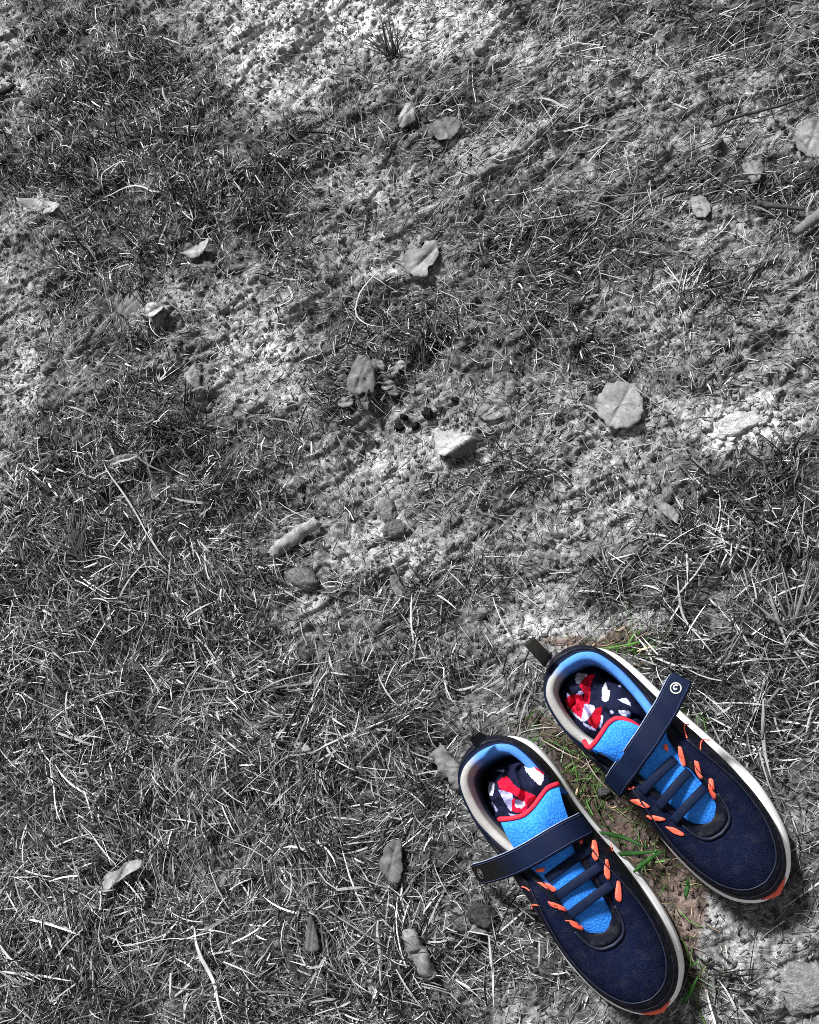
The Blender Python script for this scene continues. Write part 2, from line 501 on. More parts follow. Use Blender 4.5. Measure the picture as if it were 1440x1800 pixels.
    for k, (q, a) in enumerate(zip(pts, azs)):
        t = k / seg
        w = wd * (1.0 if kind == 'thatch' else (.75 + .5 * t - 1.15 * t ** 3)) * .5 * 1.3
        s = np.stack([-np.sin(a) * np.cos(tw), np.cos(a) * np.cos(tw), np.sin(tw)], -1) * w[:, None]
        verts += [q - s, q + s]
    V = np.stack(verts, 1)[ok]                            # n, 2(seg+1), 3
    n = len(V); m = 2 * (seg + 1)
    base = (np.arange(n) * m)[:, None, None]
    qd = np.array([[2 * k, 2 * k + 1, 2 * k + 3, 2 * k + 2] for k in range(seg)])[None]
    F = (base + qd).reshape(-1, 4)
    val = val[ok]; tn = sstep(.3, .7, tint[ok] * RNG.uniform(.6, 1.4, n))
    c = np.stack([val] * 3, -1)
    gr = RNG.uniform(0, 1, n) < (.75 if kind != 'thatch' else .25)
    tc = np.where(gr[:, None], np.stack([.045 + .10 * val, .10 + .35 * val, .02 + .04 * val], -1),
                  np.stack([val * 1.05, val * .78, val * .5], -1))
    c = c * (1 - tn[:, None]) + tc * tn[:, None]
    c = np.repeat(c[:, None, :], m, 1) * np.linspace(.8, 1.1, m)[None, :, None]
    o = quad_mesh(name, V.reshape(-1, 3), F, m_grass, c.reshape(-1, 3))
    o['kind'] = 'stuff'; o['label'] = label; o['category'] = 'grass'
    return o

blades('dead_thatch', 110000, 'thatch', 'short broken bits of dead grass littering the soil')
blades('dry_grass', 62000, 'straw', 'pale dry grass strands lying matted on the ground')
def edge_blades(n):
    """grass pressed against the soles, its tips lying over their edge"""
    V = []; F = []; C = []; r = random.Random(5)
    for _ in range(n):
        key = r.choice('AB'); h, d, L = FRAMES[key]; sg = r.choice((1, 1, -1))
        tab = OUT_LAT if sg > 0 else OUT_MED
        y = r.uniform(5, 205); l = np.interp(y, [p[0] for p in tab], [p[1] for p in tab]) + r.uniform(2, 8)
        R = Vector((d.y, -d.x, 0)) * (-1 if key == 'B' else 1) * sg
        p = h + d * (y * L / 215) + R * (l / 1000); p.z = 0
        a = math.atan2(-R.y, -R.x) + r.gauss(0, .8); e = r.uniform(.8, 1.25); st = r.uniform(.014, .030) / 4; w = r.uniform(.0003, .0006)
        tn = float(blobs(TINT, *[np.array([q]) for q in to_px(np.array(p.x), np.array(p.y), np.array(0.0))])[0])
        v = .02 + .3 * r.random() ** 2; c = (v, v, v) if tn < .45 else ((.02 + .06 * v, .06 + .25 * v, .01) if r.random() < .6 else (v * .8, v * .6, v * .4))
        o = len(V); q = Vector(p)
        for k in range(5):
            ww = w * (1 - .22 * k); s_ = Vector((-math.sin(a), math.cos(a), .3)) * ww
            V += [q - s_, q + s_]; C += [c, c]
            ee = e - .42 * k; q = q + Vector((math.cos(a) * math.cos(ee), math.sin(a) * math.cos(ee), math.sin(ee))) * st
        F += [(o + 2 * k, o + 2 * k + 1, o + 2 * k + 3, o + 2 * k + 2) for k in range(4)]
    ob = quad_mesh('pressed_grass', np.array([tuple(v) for v in V]), np.array(F), m_grass, np.array(C))
    ob['kind'] = 'stuff'; ob['label'] = 'grass blades pressed against the edges of the soles'; ob['category'] = 'grass'
blades('root_threads', 5200, 'thread', 'fine wandering roots and runners over the soil')
edge_blades(150)
blades('living_grass', 32000, 'green', 'darker growing grass standing in low tufts', clump=40)

# crumbs of soil
def crumbs(n):
    N = n * 3
    x = RNG.uniform(X0, X1, N); y = RNG.uniform(Y0, Y1, N)
    bare, dens, white, tint = maps(x, y)
    keep = (RNG.uniform(0, 1, N) < np.clip(.25 + .8 * bare + .5 * white, 0, 1)) & ~shoe_inside(x, y, 2)
    ii = np.nonzero(keep)[0][:n]
    x, y, bare, white, tint = x[ii], y[ii], bare[ii], white[ii], tint[ii]; N = len(x)
    r = .0005 + .0016 * RNG.uniform(0, 1, N) ** 3 + .0012 * white * RNG.uniform(0, 1, N)
    base = np.array([(sx, sy, sz) for sx in (-1, 1) for sy in (-1, 1) for sz in (-.7, .7)], float)
    jit = RNG.normal(0, .35, (N, 8, 3))
    V = (base[None] * .75 + jit) * r[:, None, None]
    V += np.stack([x, y, height(x, y) + r * .35], -1)[:, None, :]
    q = np.array([(0, 1, 3, 2), (4, 6, 7, 5), (0, 4, 5, 1), (2, 3, 7, 6), (0, 2, 6, 4), (1, 5, 7, 3)])
    F = ((np.arange(N) * 8)[:, None, None] + q[None]).reshape(-1, 4)
    a = (.03 + .2 * bare * RNG.uniform(.4, 1.2, N) + .4 * white) * RNG.uniform(.4, 1.4, N)
    tn = sstep(.3, .8, tint)[:, None] * .8
    c = np.stack([a] * 3, -1) * (1 - tn) + np.stack([a * .7, a * .46, a * .38], -1) * tn
    o = quad_mesh('soil_crumbs', V.reshape(-1, 3), F, m_soil, np.repeat(c[:, None], 8, 1).reshape(-1, 3), smooth=False)
    o['kind'] = 'stuff'; o['label'] = 'loose crumbs of soil and grit on the bare earth'; o['category'] = 'soil'
crumbs(16000)

# ------------------------------------------------------------------ shoes
M_WHITE = plain('white_foam', (.93, .93, .95), .6, .3, .03, 60, .15, .0004, 700, dirt=((.50, .50, .51), .30))
M_RUBBER = plain('dark_rubber', (.02, .02, .022), .7, .3, .3, 200)
M_ORANGE = plain('orange_rubber', (.88, .125, .075), .55, .3, .12, 200, .25, .0003, 900, dirt=((.50, .30, .22), .6))
M_OVERLAY = plain('black_synthetic', (.0042, .0050, .0115), .55, .12, .4, 220, .25, .0003, 1500, dirt=((.07, .068, .066), .45))
M_STRAP = plain('navy_strap', (.0050, .0100, .031), .6, .08, .2, 300, .35, .0003, 2600)
M_RIDGE = plain('slate_trim', (.014, .018, .036), .5, .25, .3, 260)
M_STITCH = plain('pale_stitching', (.30, .36, .50), .8, .1, .5, 900, 0)
M_DULL = plain('navy_stitching', (.035, .045, .10), .8, .1, .5, 900, 0)
M_RED = plain('red_binding', (.85, .025, .05), .7, .2, .12, 500)
M_INNER = plain('dark_inner_fabric', (.012, .013, .022), .95, .05, .3, 500)
M_LINING = vcol_mat('collar_lining', .9, .12, .12, 260, .5, .0005, 1500)
M_SOCK = vcol_mat('knitted_sock', .95, .08, .35, 900, .8, .0007, 1700)
M_STRAPV = vcol_mat('strap_webbing', .65, .08, .3, 900, .4, .0003, 2600)
M_WORN = plain('worn_emblem', (.10, .098, .095), .7, .2, .8, 700, .2)
M_TAB = plain('grey_webbing', (.022, .021, .019), .8, .15, .3, 900, .6, .0005, 1400)
M_EMBLEM = plain('pale_emblem', (.55, .54, .52), .6, .3, .25, 900, .2)

def mesh_fabric(name, dark, light, scale, bd, stretch=(1, 1, 1), dust=0):
    m, nt, lk, b = new_mat(name, .8, .08)
    v = texco(nt, lk, stretch)
    vo = nt.new('ShaderNodeTexVoronoi'); vo.inputs['Scale'].default_value = scale
    lk.new(v, vo.inputs['Vector'])
    c = ramp(nt, lk, vo.outputs['Distance'], [(.10, light), (.62, dark)])
    k = ramp(nt, lk, noise_node(nt, lk, v, 60, 4), [(.3, .8), (.7, 1.2)])
    c = mixc(nt, lk, 1.0, c, k, 'MULTIPLY')
    if dust:
        dm = ramp(nt, lk, noise_node(nt, lk, texco(nt, lk, 1), 95, 8, .8), [(.50, 0.0), (.80, dust)])
        c = mixc(nt, lk, dm, c, (.10, .095, .09))
    lk.new(c, b.inputs['Base Color'])
    inv = nt.new('ShaderNodeMath'); inv.operation = 'SUBTRACT'; inv.inputs[0].default_value = 1.0
    lk.new(vo.outputs['Distance'], inv.inputs[1])
    bump(nt, lk, b, inv.outputs[0], .7, bd)
    return m
M_VAMP = mesh_fabric('navy_mesh', (.0028, .0048, .017), (.0056, .0115, .047), 1100, .0006, dust=.22)
M_TONGUE = mesh_fabric('blue_mesh', (.025, .20, .78), (.055, .31, .92), 640, .0005)

NS = 61
CREST = [(9, 0), (10.0, 8), (13, 16.5), (21, 24), (38, 28.2), (55, 28), (75, 24), (90, 18), (103, 15), (118, 14), (133, 13.6), (143, 12.4), (149, 8), (151, 0)]
CREST_Z = ([9, 22, 40, 58, 78, 95, 112, 132, 151], [.071, .069, .064, .061, .065, .070, .067, .059, .050])
RAW_L, RAW_M, RAW_C = catmull(OUT_LAT, NS), catmull(OUT_MED, NS), catmull(CREST, NS)
RAW = {1: RAW_L, -1: RAW_M}

def zt(y):                                   # top edge of the midsole
    return np.interp(y, [0, 15, 60, 110, 150, 190, 215], [.030, .027, .023, .020, .018, .019, .024])
def zs(y):                                   # spring of the toe and the heel
    return .009 * np.clip((y - 165) / 50, 0, 1) ** 2 + .003 * np.clip((15 - y) / 15, 0, 1) ** 2

def side_curves(sg):
    o = RAW[sg]
    y, l = o[:, 0], o[:, 1]
    ins = np.interp(y, [0, 30, 100, 150, 195, 215], [5.5, 6.5, 7.0, 7.5, 5.0, 2.5]) if sg > 0 else np.interp(y, [0, 40, 110, 150, 200, 215], [4.5, 2.5, 3.5, 5.0, 3.5, 2.0])
    yb = 107.5 + (y - 107.5) * (1 - 3.2 / 107.5)
    lb = l * (1 - ins / 36)
    base = np.stack([lb * sg, yb, zt(y) * 1000], -1)
    c = RAW_C
    crest = np.stack([c[:, 1] * sg, c[:, 0], np.interp(c[:, 0], *CREST_Z) * 1000], -1)
    return base / 1000, crest / 1000
CUR = {1: side_curves(1), -1: side_curves(-1)}
TS = np.linspace(0, 1, NS)

LEAN = 0.0
def S(sg, t, w):
    """point of the shoe upper: lateral side +1 / medial -1, t heel..toe, w sole..top edge"""
    B, C = CUR[sg]
    bp = np.array([np.interp(t, TS, B[:, k]) for k in range(3)])
    cp = np.array([np.interp(t, TS, C[:, k]) for k in range(3)])
    f = w * math.pi / 2
    toe = float(sstep(.6, .95, t))
    a = 1 - math.cos(f) ** (1.0 - .12 * toe); b = math.sin(f) ** (1.0 - .05 * toe)
    p = np.array([bp[0] + (cp[0] - bp[0]) * a, bp[1] + (cp[1] - bp[1]) * a, bp[2] + (cp[2] - bp[2]) * b])
    p[0] += LEAN * b * float(sstep(.62, .30, t))
    bulge = .0032 * math.sin(math.pi * w) * (1 - .7 * toe)
    c = np.array([0, np.clip(p[1], .04, .17), 0]); d = p - c; d[2] = 0
    n = np.linalg.norm(d)
    if n > 1e-6: p = p + d / n * bulge
    return p

def SN(sg, t, w):
    e = .004
    a = S(sg, min(1, t + e), w) - S(sg, max(0, t - e), w)
    b = S(sg, t, min(1, w + e)) - S(sg, t, max(0, w - e))
    n = np.cross(a, b); L = np.linalg.norm(n)
    n = n / L if L > 1e-12 else np.array([0, 0, 1.0])
    q = S(sg, t, w) - np.array([0, .1, .01])
    return n if np.dot(n, q) > 0 else -n

def poly_in(px, py, poly):
    r = np.zeros(px.shape, bool); n = len(poly); j = n - 1
    for i in range(n):
        xi, yi = poly[i]; xj, yj = poly[j]
        c = ((yi > py) != (yj > py)) & (px < (xj - xi) * (py - yi) / (yj - yi + 1e-12) + xi)
        r ^= c; j = i
    return r

def build_shoe(key, spec):
    global LEAN
    LEAN = spec['lean']
    h, d, L = FRAMES[key]
    sgn = -1 if key == 'B' else 1
    sc = L / SOLE_L
    root = bpy.data.objects.new('sneaker', None); COL.objects.link(root)
    root.empty_display_size = .05
    R = Vector((d.y, -d.x, 0))
    M = Matrix(((R.x * sc, d.x * sc, 0, h.x), (R.y * sc, d.y * sc, 0, h.y), (0, 0, sc, .001), (0, 0, 0, 1)))
    root.matrix_world = M
    MI = M.inverted()
    tag(root, spec['label'], 'sneaker', 'pair of child sneakers')
    X = lambda p: Vector((p[0] * sgn, p[1], p[2]))
    W = lambda p: M @ Vector(p)
    loc = lambda px, py, z: MI @ at(px, py, z)
    def add(name, V, F, mat, parent=root, smooth=True, cols=None):
        return mesh_obj(name, V, F, mat, parent, smooth, cols)

    # ring order: lateral heel -> toe, medial toe -> heel
    ring = [(1, i) for i in range(NS)] + [(-1, i) for i in range(NS - 2, 0, -1)]
    def out_pt(sg, i, off, z):
        o = RAW[sg]; y, l = o[i]
        a = o[max(i - 1, 0)]; b = o[min(i + 1, NS - 1)]
        ty, tl = b[0] - a[0], b[1] - a[1]
        if i in (0, NS - 1): ny, nl = (-1, 0) if i == 0 else (1, 0)
        else:
            n = math.hypot(ty, tl); ny, nl = -tl / n, ty / n
        return X(((l + nl * off) * sg / 1000, (y + ny * off) / 1000, z))
    # midsole
    V = []
    levels = [(-3, 0.0, 0), (-.3, .02, 0), (.6, .12, 0), (.0, .45, 0), (.2, .50, 0), (-.8, .60, 0), (-1.6, .85, 0), (-2.6, .96, 0), (-4.2, 1.0, 0), (-10.5, 1.04, 0)]
    for off, f, _ in levels:
        for sg, i in ring:
            y = RAW[sg][i][0]
            z0 = .003 + zs(y); z1 = zt(y)
            V.append(out_pt(sg, i, off, z0 + (z1 - z0) * f))
    n = len(ring)
    F = grid_faces(len(levels), n, wrap_v=True)
    F.append(tuple(range(n))); F.append(tuple((len(levels) - 1) * n + k for k in range(n)))
    add('midsole', V, F, M_WHITE)
    V = []
    for off, dz in [(-4, -.0045), (-1.2, -.0045), (-.8, -.001), (-2.0, .0004)]:
        for sg, i in ring:
            y = RAW[sg][i][0]; V.append(out_pt(sg, i, off, .003 + zs(y) + dz))
    F = grid_faces(4, n, wrap_v=True); F.append(tuple(range(n))); F.append(tuple(3 * n + k for k in range(n)))
    add('outsole', V, F, M_RUBBER)
    # orange toe bumper, wrapping the tip
    tip = [(1, i) for i in range(NS - spec['tip'][0], NS)] + [(-1, i) for i in range(NS - 2, NS - spec['tip'][1], -1)]
    V = []; prof = [(.6, .0), (1.3, .15), (1.5, .6), (1.1, .95), (-.6, 1.09), (-3.4, 1.16), (-5.5, 1.05)]
    for q, (sg, i) in enumerate(tip):
        e = min(q, len(tip) - 1 - q) / 2.5; e = min(1, e)
        for off, f in prof:
            y = RAW[sg][i][0]; z0 = .003 + zs(y); z1 = zt(y)
            V.append(out_pt(sg, i, off * e - 1.0 * (1 - e), z0 + (z1 - z0) * (f * (.75 + .25 * e))))
    add('toe_bumper', V, grid_faces(len(tip), len(prof)), M_ORANGE)

    # upper shell
    K = 22
    V = [X(S(sg, TS[i], w)) for w in np.linspace(0, 1, K) for sg, i in ring]
    F = grid_faces(K, n, wrap_v=True)
    add('upper', V, F, M_VAMP)
    bv_V = [W(v) for v in V]; bv_F = list(F)

    def patch(name, fn, nu, nv, mat, th=.0012, parent=root):
        """raised panel on the upper; fn(u,v) -> (side,t,w)"""
        top = []; bot = []
        for i in range(nu):
            for j in range(nv):
                sg, t, w = fn(i / (nu - 1), j / (nv - 1))
                p = S(sg, t, w); nn = SN(sg, t, w)
                top.append(X(p + nn * th)); bot.append(X(p - nn * .0006))
        V = top + bot; o = nu * nv
        F = grid_faces(nu, nv) + [tuple(o + q for q in f[::-1]) for f in grid_faces(nu, nv)]
        bd = [i * nv for i in range(nu)] + [(nu - 1) * nv + j for j in range(1, nv)] + [i * nv + nv - 1 for i in range(nu - 2, -1, -1)] + [j for j in range(nv - 2, 0, -1)]
        for a, b in zip(bd, bd[1:] + bd[:1]): F.append((a, b, o + b, o + a))
        ob = add(name, V, F, mat, parent)
        bv_F.extend(tuple(len(bv_V) + q for q in f) for f in grid_faces(nu, nv)); bv_V.extend(W(v) for v in top)
        return ob
    tau = lambda x: (1 if x >= 0 else -1, 1 - abs(x))
    def toe_w(x): return .36 + .14 * min(1, abs(x) / .30) ** 2 + .36 * float(sstep(.26, .46, abs(x)))
    def f_toe(u, v):
        x = -.50 + 1.0 * u; sg, t = tau(x)
        return sg, t, .01 + (toe_w(x) - .01) * v
    ov = patch('toe_overlay', f_toe, 81, 10, M_OVERLAY, .0013)
    def f_heel(u, v):
        x = -.5 + u; return (1 if x >= 0 else -1), abs(x), .01 + .84 * v
    patch('heel_counter', f_heel, 61, 10, M_OVERLAY, .0010)
    def f_eye(u, v):
        x = -.60 + 1.2 * u; sg, t = tau(x)
        return sg, t, .91 + .085 * v
    patch('eyestay', f_eye, 61, 5, M_OVERLAY, .0016)
    for dw, mt, rr in ((.012, M_RIDGE, .0005), (-.13, M_OVERLAY, .0005)):
        pth = []
        for x in np.linspace(-.40, .40, 90):
            sg, t = tau(x); w = toe_w(x) + dw
            pth.append(X(S(sg, t, w) + SN(sg, t, w) * (.0012 if dw > 0 else .0014)))
        Vt, Ft = tube(pth, rr, 6); add('stitching', Vt, Ft, mt, ov)
    # raised rim round the end of the throat
    pth = []
    for x in np.linspace(-.16, .16, 40):
        sg, t = tau(x); pth.append(X(S(sg, t, .895) + SN(sg, t, .895) * .0008))
    Vt, Ft = tube(pth, [.0006 + .0006 * math.sin(math.pi * k / 39) for k in range(40)], 8); add('throat_rim', Vt, Ft, M_RIDGE)
    # collar: dark piping and padded lining
    cr = [(1, i) for i in range(NS)] ; tmax = max(i for i in range(NS) if RAW_C[i][0] < 96)
    seq = [(-1, i) for i in range(tmax, 0, -1)] + [(1, i) for i in range(tmax + 1)]
    pth = [X(S(sg, TS[i], 1.0) + np.array([0, 0, -.0008])) for sg, i in seq]
    Vt, Ft = tube(pth, .0015, 8); add('collar_piping', Vt, Ft, M_STRAP)
    V = []; cols = []; NP = 22
    inner_ring = []
    for sg, i in seq:
        p = S(sg, TS[i], 1.0)
        c0 = np.array([0, np.clip(p[1], .030, .075), p[2]]); iv = c0 - p; iv[2] = 0; iv = iv / (np.linalg.norm(iv) + 1e-9)
        fade = 1.0
        r = .0031
        inner_ring.append(p + iv * (2 * r + .0005))
        for k in range(NP):
            if k < 12:
                a = math.pi * k / 11; q = p + iv * (r * (1 - math.cos(a))) + np.array([0, 0, r * .85 * math.sin(a)])
            else:
                f = (k - 11) / (NP - 12); q = p + iv * (2 * r + .0012 * math.sin(math.pi * f)); q[2] = p[2] * (1 - f) + .022 * f
            V.append(X(q))
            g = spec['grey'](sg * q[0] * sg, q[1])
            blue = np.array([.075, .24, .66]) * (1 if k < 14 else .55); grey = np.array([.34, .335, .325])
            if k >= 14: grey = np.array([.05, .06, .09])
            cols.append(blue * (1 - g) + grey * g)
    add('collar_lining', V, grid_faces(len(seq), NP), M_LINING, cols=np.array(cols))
    V = [X((q[0] * 1.05, q[1], .0235)) for q in inner_ring] + [X((0, .05, .023))]
    F = [(k, (k + 1) % len(inner_ring), len(inner_ring)) for k in range(len(inner_ring))]
    # insole reaching under the tongue
    io = [X((RAW[sg][i][1] * .82 * sg / 1000, (107.5 + (RAW[sg][i][0] - 107.5) * .93) / 1000, .0242)) for sg, i in ring]
    add('insole', io + [v + Vector((0, 0, -.003)) for v in io], grid_faces(2, n, wrap_v=True) + [tuple(range(n)), tuple(n + k for k in range(n))], M_INNER)

    # tongue: the measured wavy top edge, then down under the laces
    te = [loc(x, y, .079) for x, y in spec['tongue']]
    if (te[-1].x - te[0].x) < 0: te.reverse()
    NU = 25; teq = catmull([tuple(p) for p in te], NU)
    rows = [(.0, None)]
    V = []; rowsdef = [(-.35, 0), (-.15, 0), (0.0, 0), (.12, 0), (.3, 0), (.55, 0), (.8, 0), (1.0, 0)]
    ys = [.093, .105, .118, .130, .140, .149, .156]
    hw = [.0200, .0176, .0166, .0160, .0152, .0130, .0080]
    zc = [.0760, .0715, .0675, .0630, .0590, .0540, .0500]
    lastrow = [Vector(((-1 + 2 * k / (NU - 1)) * hw[0], ys[0], zc[0] - .007 * abs(-1 + 2 * k / (NU - 1)) ** 2.5)) for k in range(NU)]
    for f, _ in rowsdef[:-1]:
        for k in range(NU):
            u = -1 + 2 * k / (NU - 1)
            p = Vector(teq[k]); q = lastrow[k]
            edge = .009 * abs(u) ** 3
            if f < 0:                       # lip folding down inside the shoe
                g = -f / .35
                V.append(Vector((p.x, p.y + .002 - .0045 * math.sin(math.pi * g) * 0 + .004 * g, p.z - edge - .020 * g)))
            else:
                r = p.lerp(q, f); pz = (p.z - edge) * (1 - f) + q.z * f
                V.append(Vector((r.x, r.y, pz + .0045 * math.sin(math.pi * min(1, f * 1.1) ** .7))))
    for y, w_, z in zip(ys, hw, zc):
        for k in range(NU):
            u = -1 + 2 * k / (NU - 1); V.append(Vector((u * w_, y, z - .007 * abs(u) ** 2.5 * (w_ / .02))))
    nr = len(V) // NU
    tg = add('tongue', V, grid_faces(nr, NU), M_TONGUE)
    off = len(bv_V); bv_V.extend(W(v) for v in V); bv_F.extend(grid_faces(nr, NU, off=off))
    pth = [Vector((p[0], p[1] - .0004, p[2] - .009 * abs(-1 + 2 * k / (NU - 1)) ** 3 + .0006)) for k, p in enumerate(teq)]
    Vt, Ft = tube(pth, .0017, 8); add('tongue_binding', Vt, Ft, M_RED, tg)

    bvh = BVHTree.FromPolygons(bv_V, bv_F)
    def hit(px, py):
        dd = ray(px, py); r = bvh.ray_cast(CAM_P, dd)
        if r[0] is None: return at(px, py, .05), Vector((0, 0, 1))
        nn = r[1] if r[1].dot(dd) < 0 else -r[1]
        return r[0], nn
    MI3 = MI.to_3x3()
    # laces: dark elastic bands over the tongue
    for (xa, ya), (xb, yb) in spec['laces']:
        pa = hit(xa, ya)[0]; pb = hit(xb, yb)[0]
        pth = []
        for q in np.linspace(0, 1, 15):
            p = pa.lerp(pb, q); p.z += .0045 * math.sin(math.pi * q) ** .7 + .0004
            hz = hit(xa + (xb - xa) * q, ya + (yb - ya) * q)[0].z + .0012
            p.z = max(p.z, hz)
            pth.append(MI @ p)
        Vt, Ft = tube(pth, .0031, 14, flat=.28); add('lace', Vt, Ft, M_STRAP)
    # orange lace loops
    for poly in spec['loops']:
        P = np.array(poly, float); c = P.mean(0)
        cl = catmull([tuple(q) for q in np.vstack([P, P[:1]])], 21)[:-1]
        V = []
        for f, o in ((1.04, -.0004), (1.0, .0009), (.80, .0012), (.40, .0012)):
            for q in cl:
                hp, hn = hit(*(c + (q - c) * f)); V.append(MI @ (hp + hn * o))
        hp, hn = hit(*c); V.append(MI @ (hp + hn * .0012))
        F = grid_faces(4, 20, wrap_v=True) + [(60 + k, 60 + (k + 1) % 20, 80) for k in range(20)]
        add('lace_loop', V, F, M_ORANGE)
    for pl in spec['trim']:
        cp = catmull(pl, 14); pth = []
        for q in cp:
            hp, hn = hit(*q); pth.append(MI @ (hp + hn * .0006))
        Vt, Ft = tube(pth, .0005, 6); add('orange_trim', Vt, Ft, M_ORANGE)

    # strap
    cen = [MI @ at(x, y, max(z, (hit(x, y)[0].z + .0035) if k < spec['onfoot'] else 0)) for k, (x, y, z) in enumerate(spec['strap'])]
    NP2 = 48
    cp = [Vector(q) + Vector((0, 0, .0007 * math.sin(k * .55 + spec['seed']))) for k, q in enumerate(catmull([tuple(q) for q in cen], NP2))]
    hwid = .0083; V = []; frames = []
    across0 = Vector(spec['across'])
    for k, p in enumerate(cp):
        t = (cp[min(k + 1, NP2 - 1)] - cp[max(k - 1, 0)]).normalized()
        a = (across0 - t * across0.dot(t)).normalized(); up = t.cross(a).normalized()
        if up.z < 0: up = -up
        e = (NP2 - 1 - k) / (NP2 - 1)
        hw_ = hwid * (1 if e > .05 else (.80 + .2 * math.sqrt(max(0, e / .05))))
        frames.append((p, t, a, up, hw_))
        for s_ in range(16):
            g = 2 * math.pi * s_ / 16; ca, sa = math.cos(g), math.sin(g)
            x_ = math.copysign(abs(ca) ** .35, ca); z_ = math.copysign(abs(sa) ** .6, sa)
            V.append(p + a * (x_ * hw_) + up * (z_ * .0013 * (1 if abs(x_) < .9 else .8)))
    F = grid_faces(NP2, 16, wrap_v=True) + [tuple(range(16)), tuple((NP2 - 1) * 16 + k for k in range(16))]
    fd = spec['fade']; cols = []
    for k in range(NP2):
        g = float(sstep(*fd, k / (NP2 - 1))) if fd else 0.0
        cols += [np.array([.0050, .0100, .031]) * (1 - g) + np.array([.0075, .0072, .0068]) * g] * 16
    st = add('strap', V, F, M_STRAPV, cols=np.array(cols))
    for e_, mt, r_ in ((-.985, M_STITCH, .00035), (-.80, M_DULL, .0003), (.82, M_DULL, .0003)):
        pth = [p + a * (e_ * w_) + u_ * .0013 for p, t, a, u_, w_ in frames[2:-1]]
        Vt, Ft = tube(pth, r_, 6, up=[f[3] for f in frames[2:-1]]); add('stitching', Vt, Ft, mt, st)
    p, t, a, u_, w_ = frames[-5]
    def em(pts, r_):
        pth = [p + t * x * .001 + a * y * .001 + u_ * .0016 for x, y in pts]
        Vt, Ft = tube(pth, r_, 6, flat=.5, up=[u_] * len(pth)); add('emblem', Vt, Ft, M_WORN if fd else M_EMBLEM, st)
    em([(3.5 * math.cos(g), 3.5 * math.sin(g)) for g in np.linspace(0, 2 * math.pi, 33)], .0005)
    em([((.35 + .33 * g) * math.cos(g + 1.0), (.35 + .33 * g) * math.sin(g + 1.0)) for g in np.linspace(0, 5.6, 26)], .0006)

    # pull tab at the heel: folded webbing
    a0, a1, b1, b0 = spec['tab']
    zr, zo = spec['tab_z']
    A0, A1 = MI @ at(*a0, zr), MI @ at(*a1, zr); B0, B1 = MI @ at(*b0, zo), MI @ at(*b1, zo)
    V = []
    for q in np.linspace(0, 1, 8):
        l0, l1 = A0.lerp(B0, q), A1.lerp(B1, q)
        hump = .0015 * math.sin(math.pi * q); th = .0010 + .0007 * (q > .9)
        for k_ in range(6): V.append(l0.lerp(l1, k_ / 5) + Vector((0, 0, hump + th)))
        for k_ in range(5, -1, -1): V.append(l0.lerp(l1, k_ / 5) + Vector((0, 0, hump - th)))
    add('pull_tab', V, grid_faces(8, 12, wrap_v=True) + [tuple(range(12)), tuple(84 + k for k in range(12))], M_TAB)

    # sock stuffed in the opening
    inn = np.array([[q[0] * sgn, q[1]] for q in inner_ring]); cx, cy = 0.0, .049
    NR, NT = 100, 240
    ang = np.arctan2(inn[:, 1] - cy, inn[:, 0] - cx); rad = np.hypot(inn[:, 0] - cx, inn[:, 1] - cy)
    o_ = np.argsort(ang); th = np.linspace(-math.pi, math.pi, NT, endpoint=False)
    rr = np.interp(th, ang[o_], rad[o_], period=2 * math.pi)
    RH, TH = np.meshgrid(np.linspace(.01, 1.0, NR), np.arange(NT), indexing='ij')
    lx = cx + RH * rr[TH] * np.cos(th[TH]); ly = cy + RH * rr[TH] * np.sin(th[TH])
    lz = spec['sock_z'](lx * sgn, ly, RH) + .012 * (fbm(lx * 80 + 3 * sgn, ly * 80, 401, 3) - .5)
    bulge = spec.get('bulge')
    if bulge:
        bx, by, br, bz, push = bulge
        e = np.exp(-(((lx * sgn - bx) / br) ** 2 + ((ly - by) / (br * 1.2)) ** 2) ** 1.2)
        lz = lz + bz * e; lx = lx + sgn * push * e; ly = ly + .002 * e
    sd = spec['seed']
    fold = np.abs(vnoise(lx * 75 + sd, ly * 55 - sd, 411) - .5) * 2
    lz = lz - .008 * (1 - sstep(0, .25, fold))
    pts = np.stack([lx, ly, lz], -1).reshape(-1, 3)
    wp = np.array([tuple(W(p)) for p in pts])
    qx, qy = to_px(wp[:, 0], wp[:, 1], wp[:, 2])
    jx = 1.6 * (vnoise(pts[:, 0] * 1200, pts[:, 1] * 1200, 421) - .5); jy = 1.6 * (vnoise(pts[:, 0] * 1200, pts[:, 1] * 1200, 423) - .5)
    cols = np.tile(np.array([.010, .012, .034]), (len(pts), 1))
    for col, poly in spec['print']:
        ox, oy, s_ = spec['porg']
        pp = [(ox + x / s_, oy + y / s_) for x, y in poly]; pp = [tuple(q) for q in catmull(pp + pp[:1], 40)]
        cols[poly_in(qx + jx, qy + jy, pp)] = col
    V = [tuple(p) for p in pts]; bot = [(p[0] * .96, (p[1] - cy) * .96 + cy, .025) for p in pts[-NT:]]; V += bot
    F = grid_faces(NR, NT, wrap_v=True)
    F += [((NR - 1) * NT + k, (NR - 1) * NT + (k + 1) % NT, NR * NT + (k + 1) % NT, NR * NT + k) for k in range(NT)]
    F.append(tuple(NR * NT + k for k in range(NT))); F.append(tuple(range(NT)))
    cols = np.vstack([cols, np.tile([.010, .012, .034], (NT, 1))])
    so = mesh_obj('sock', V, F, M_SOCK, None, True, cols)
    so.matrix_world = M
    tag(so, spec['sock_label'], 'sock', 'socks stuffed into the sneakers')
    return root

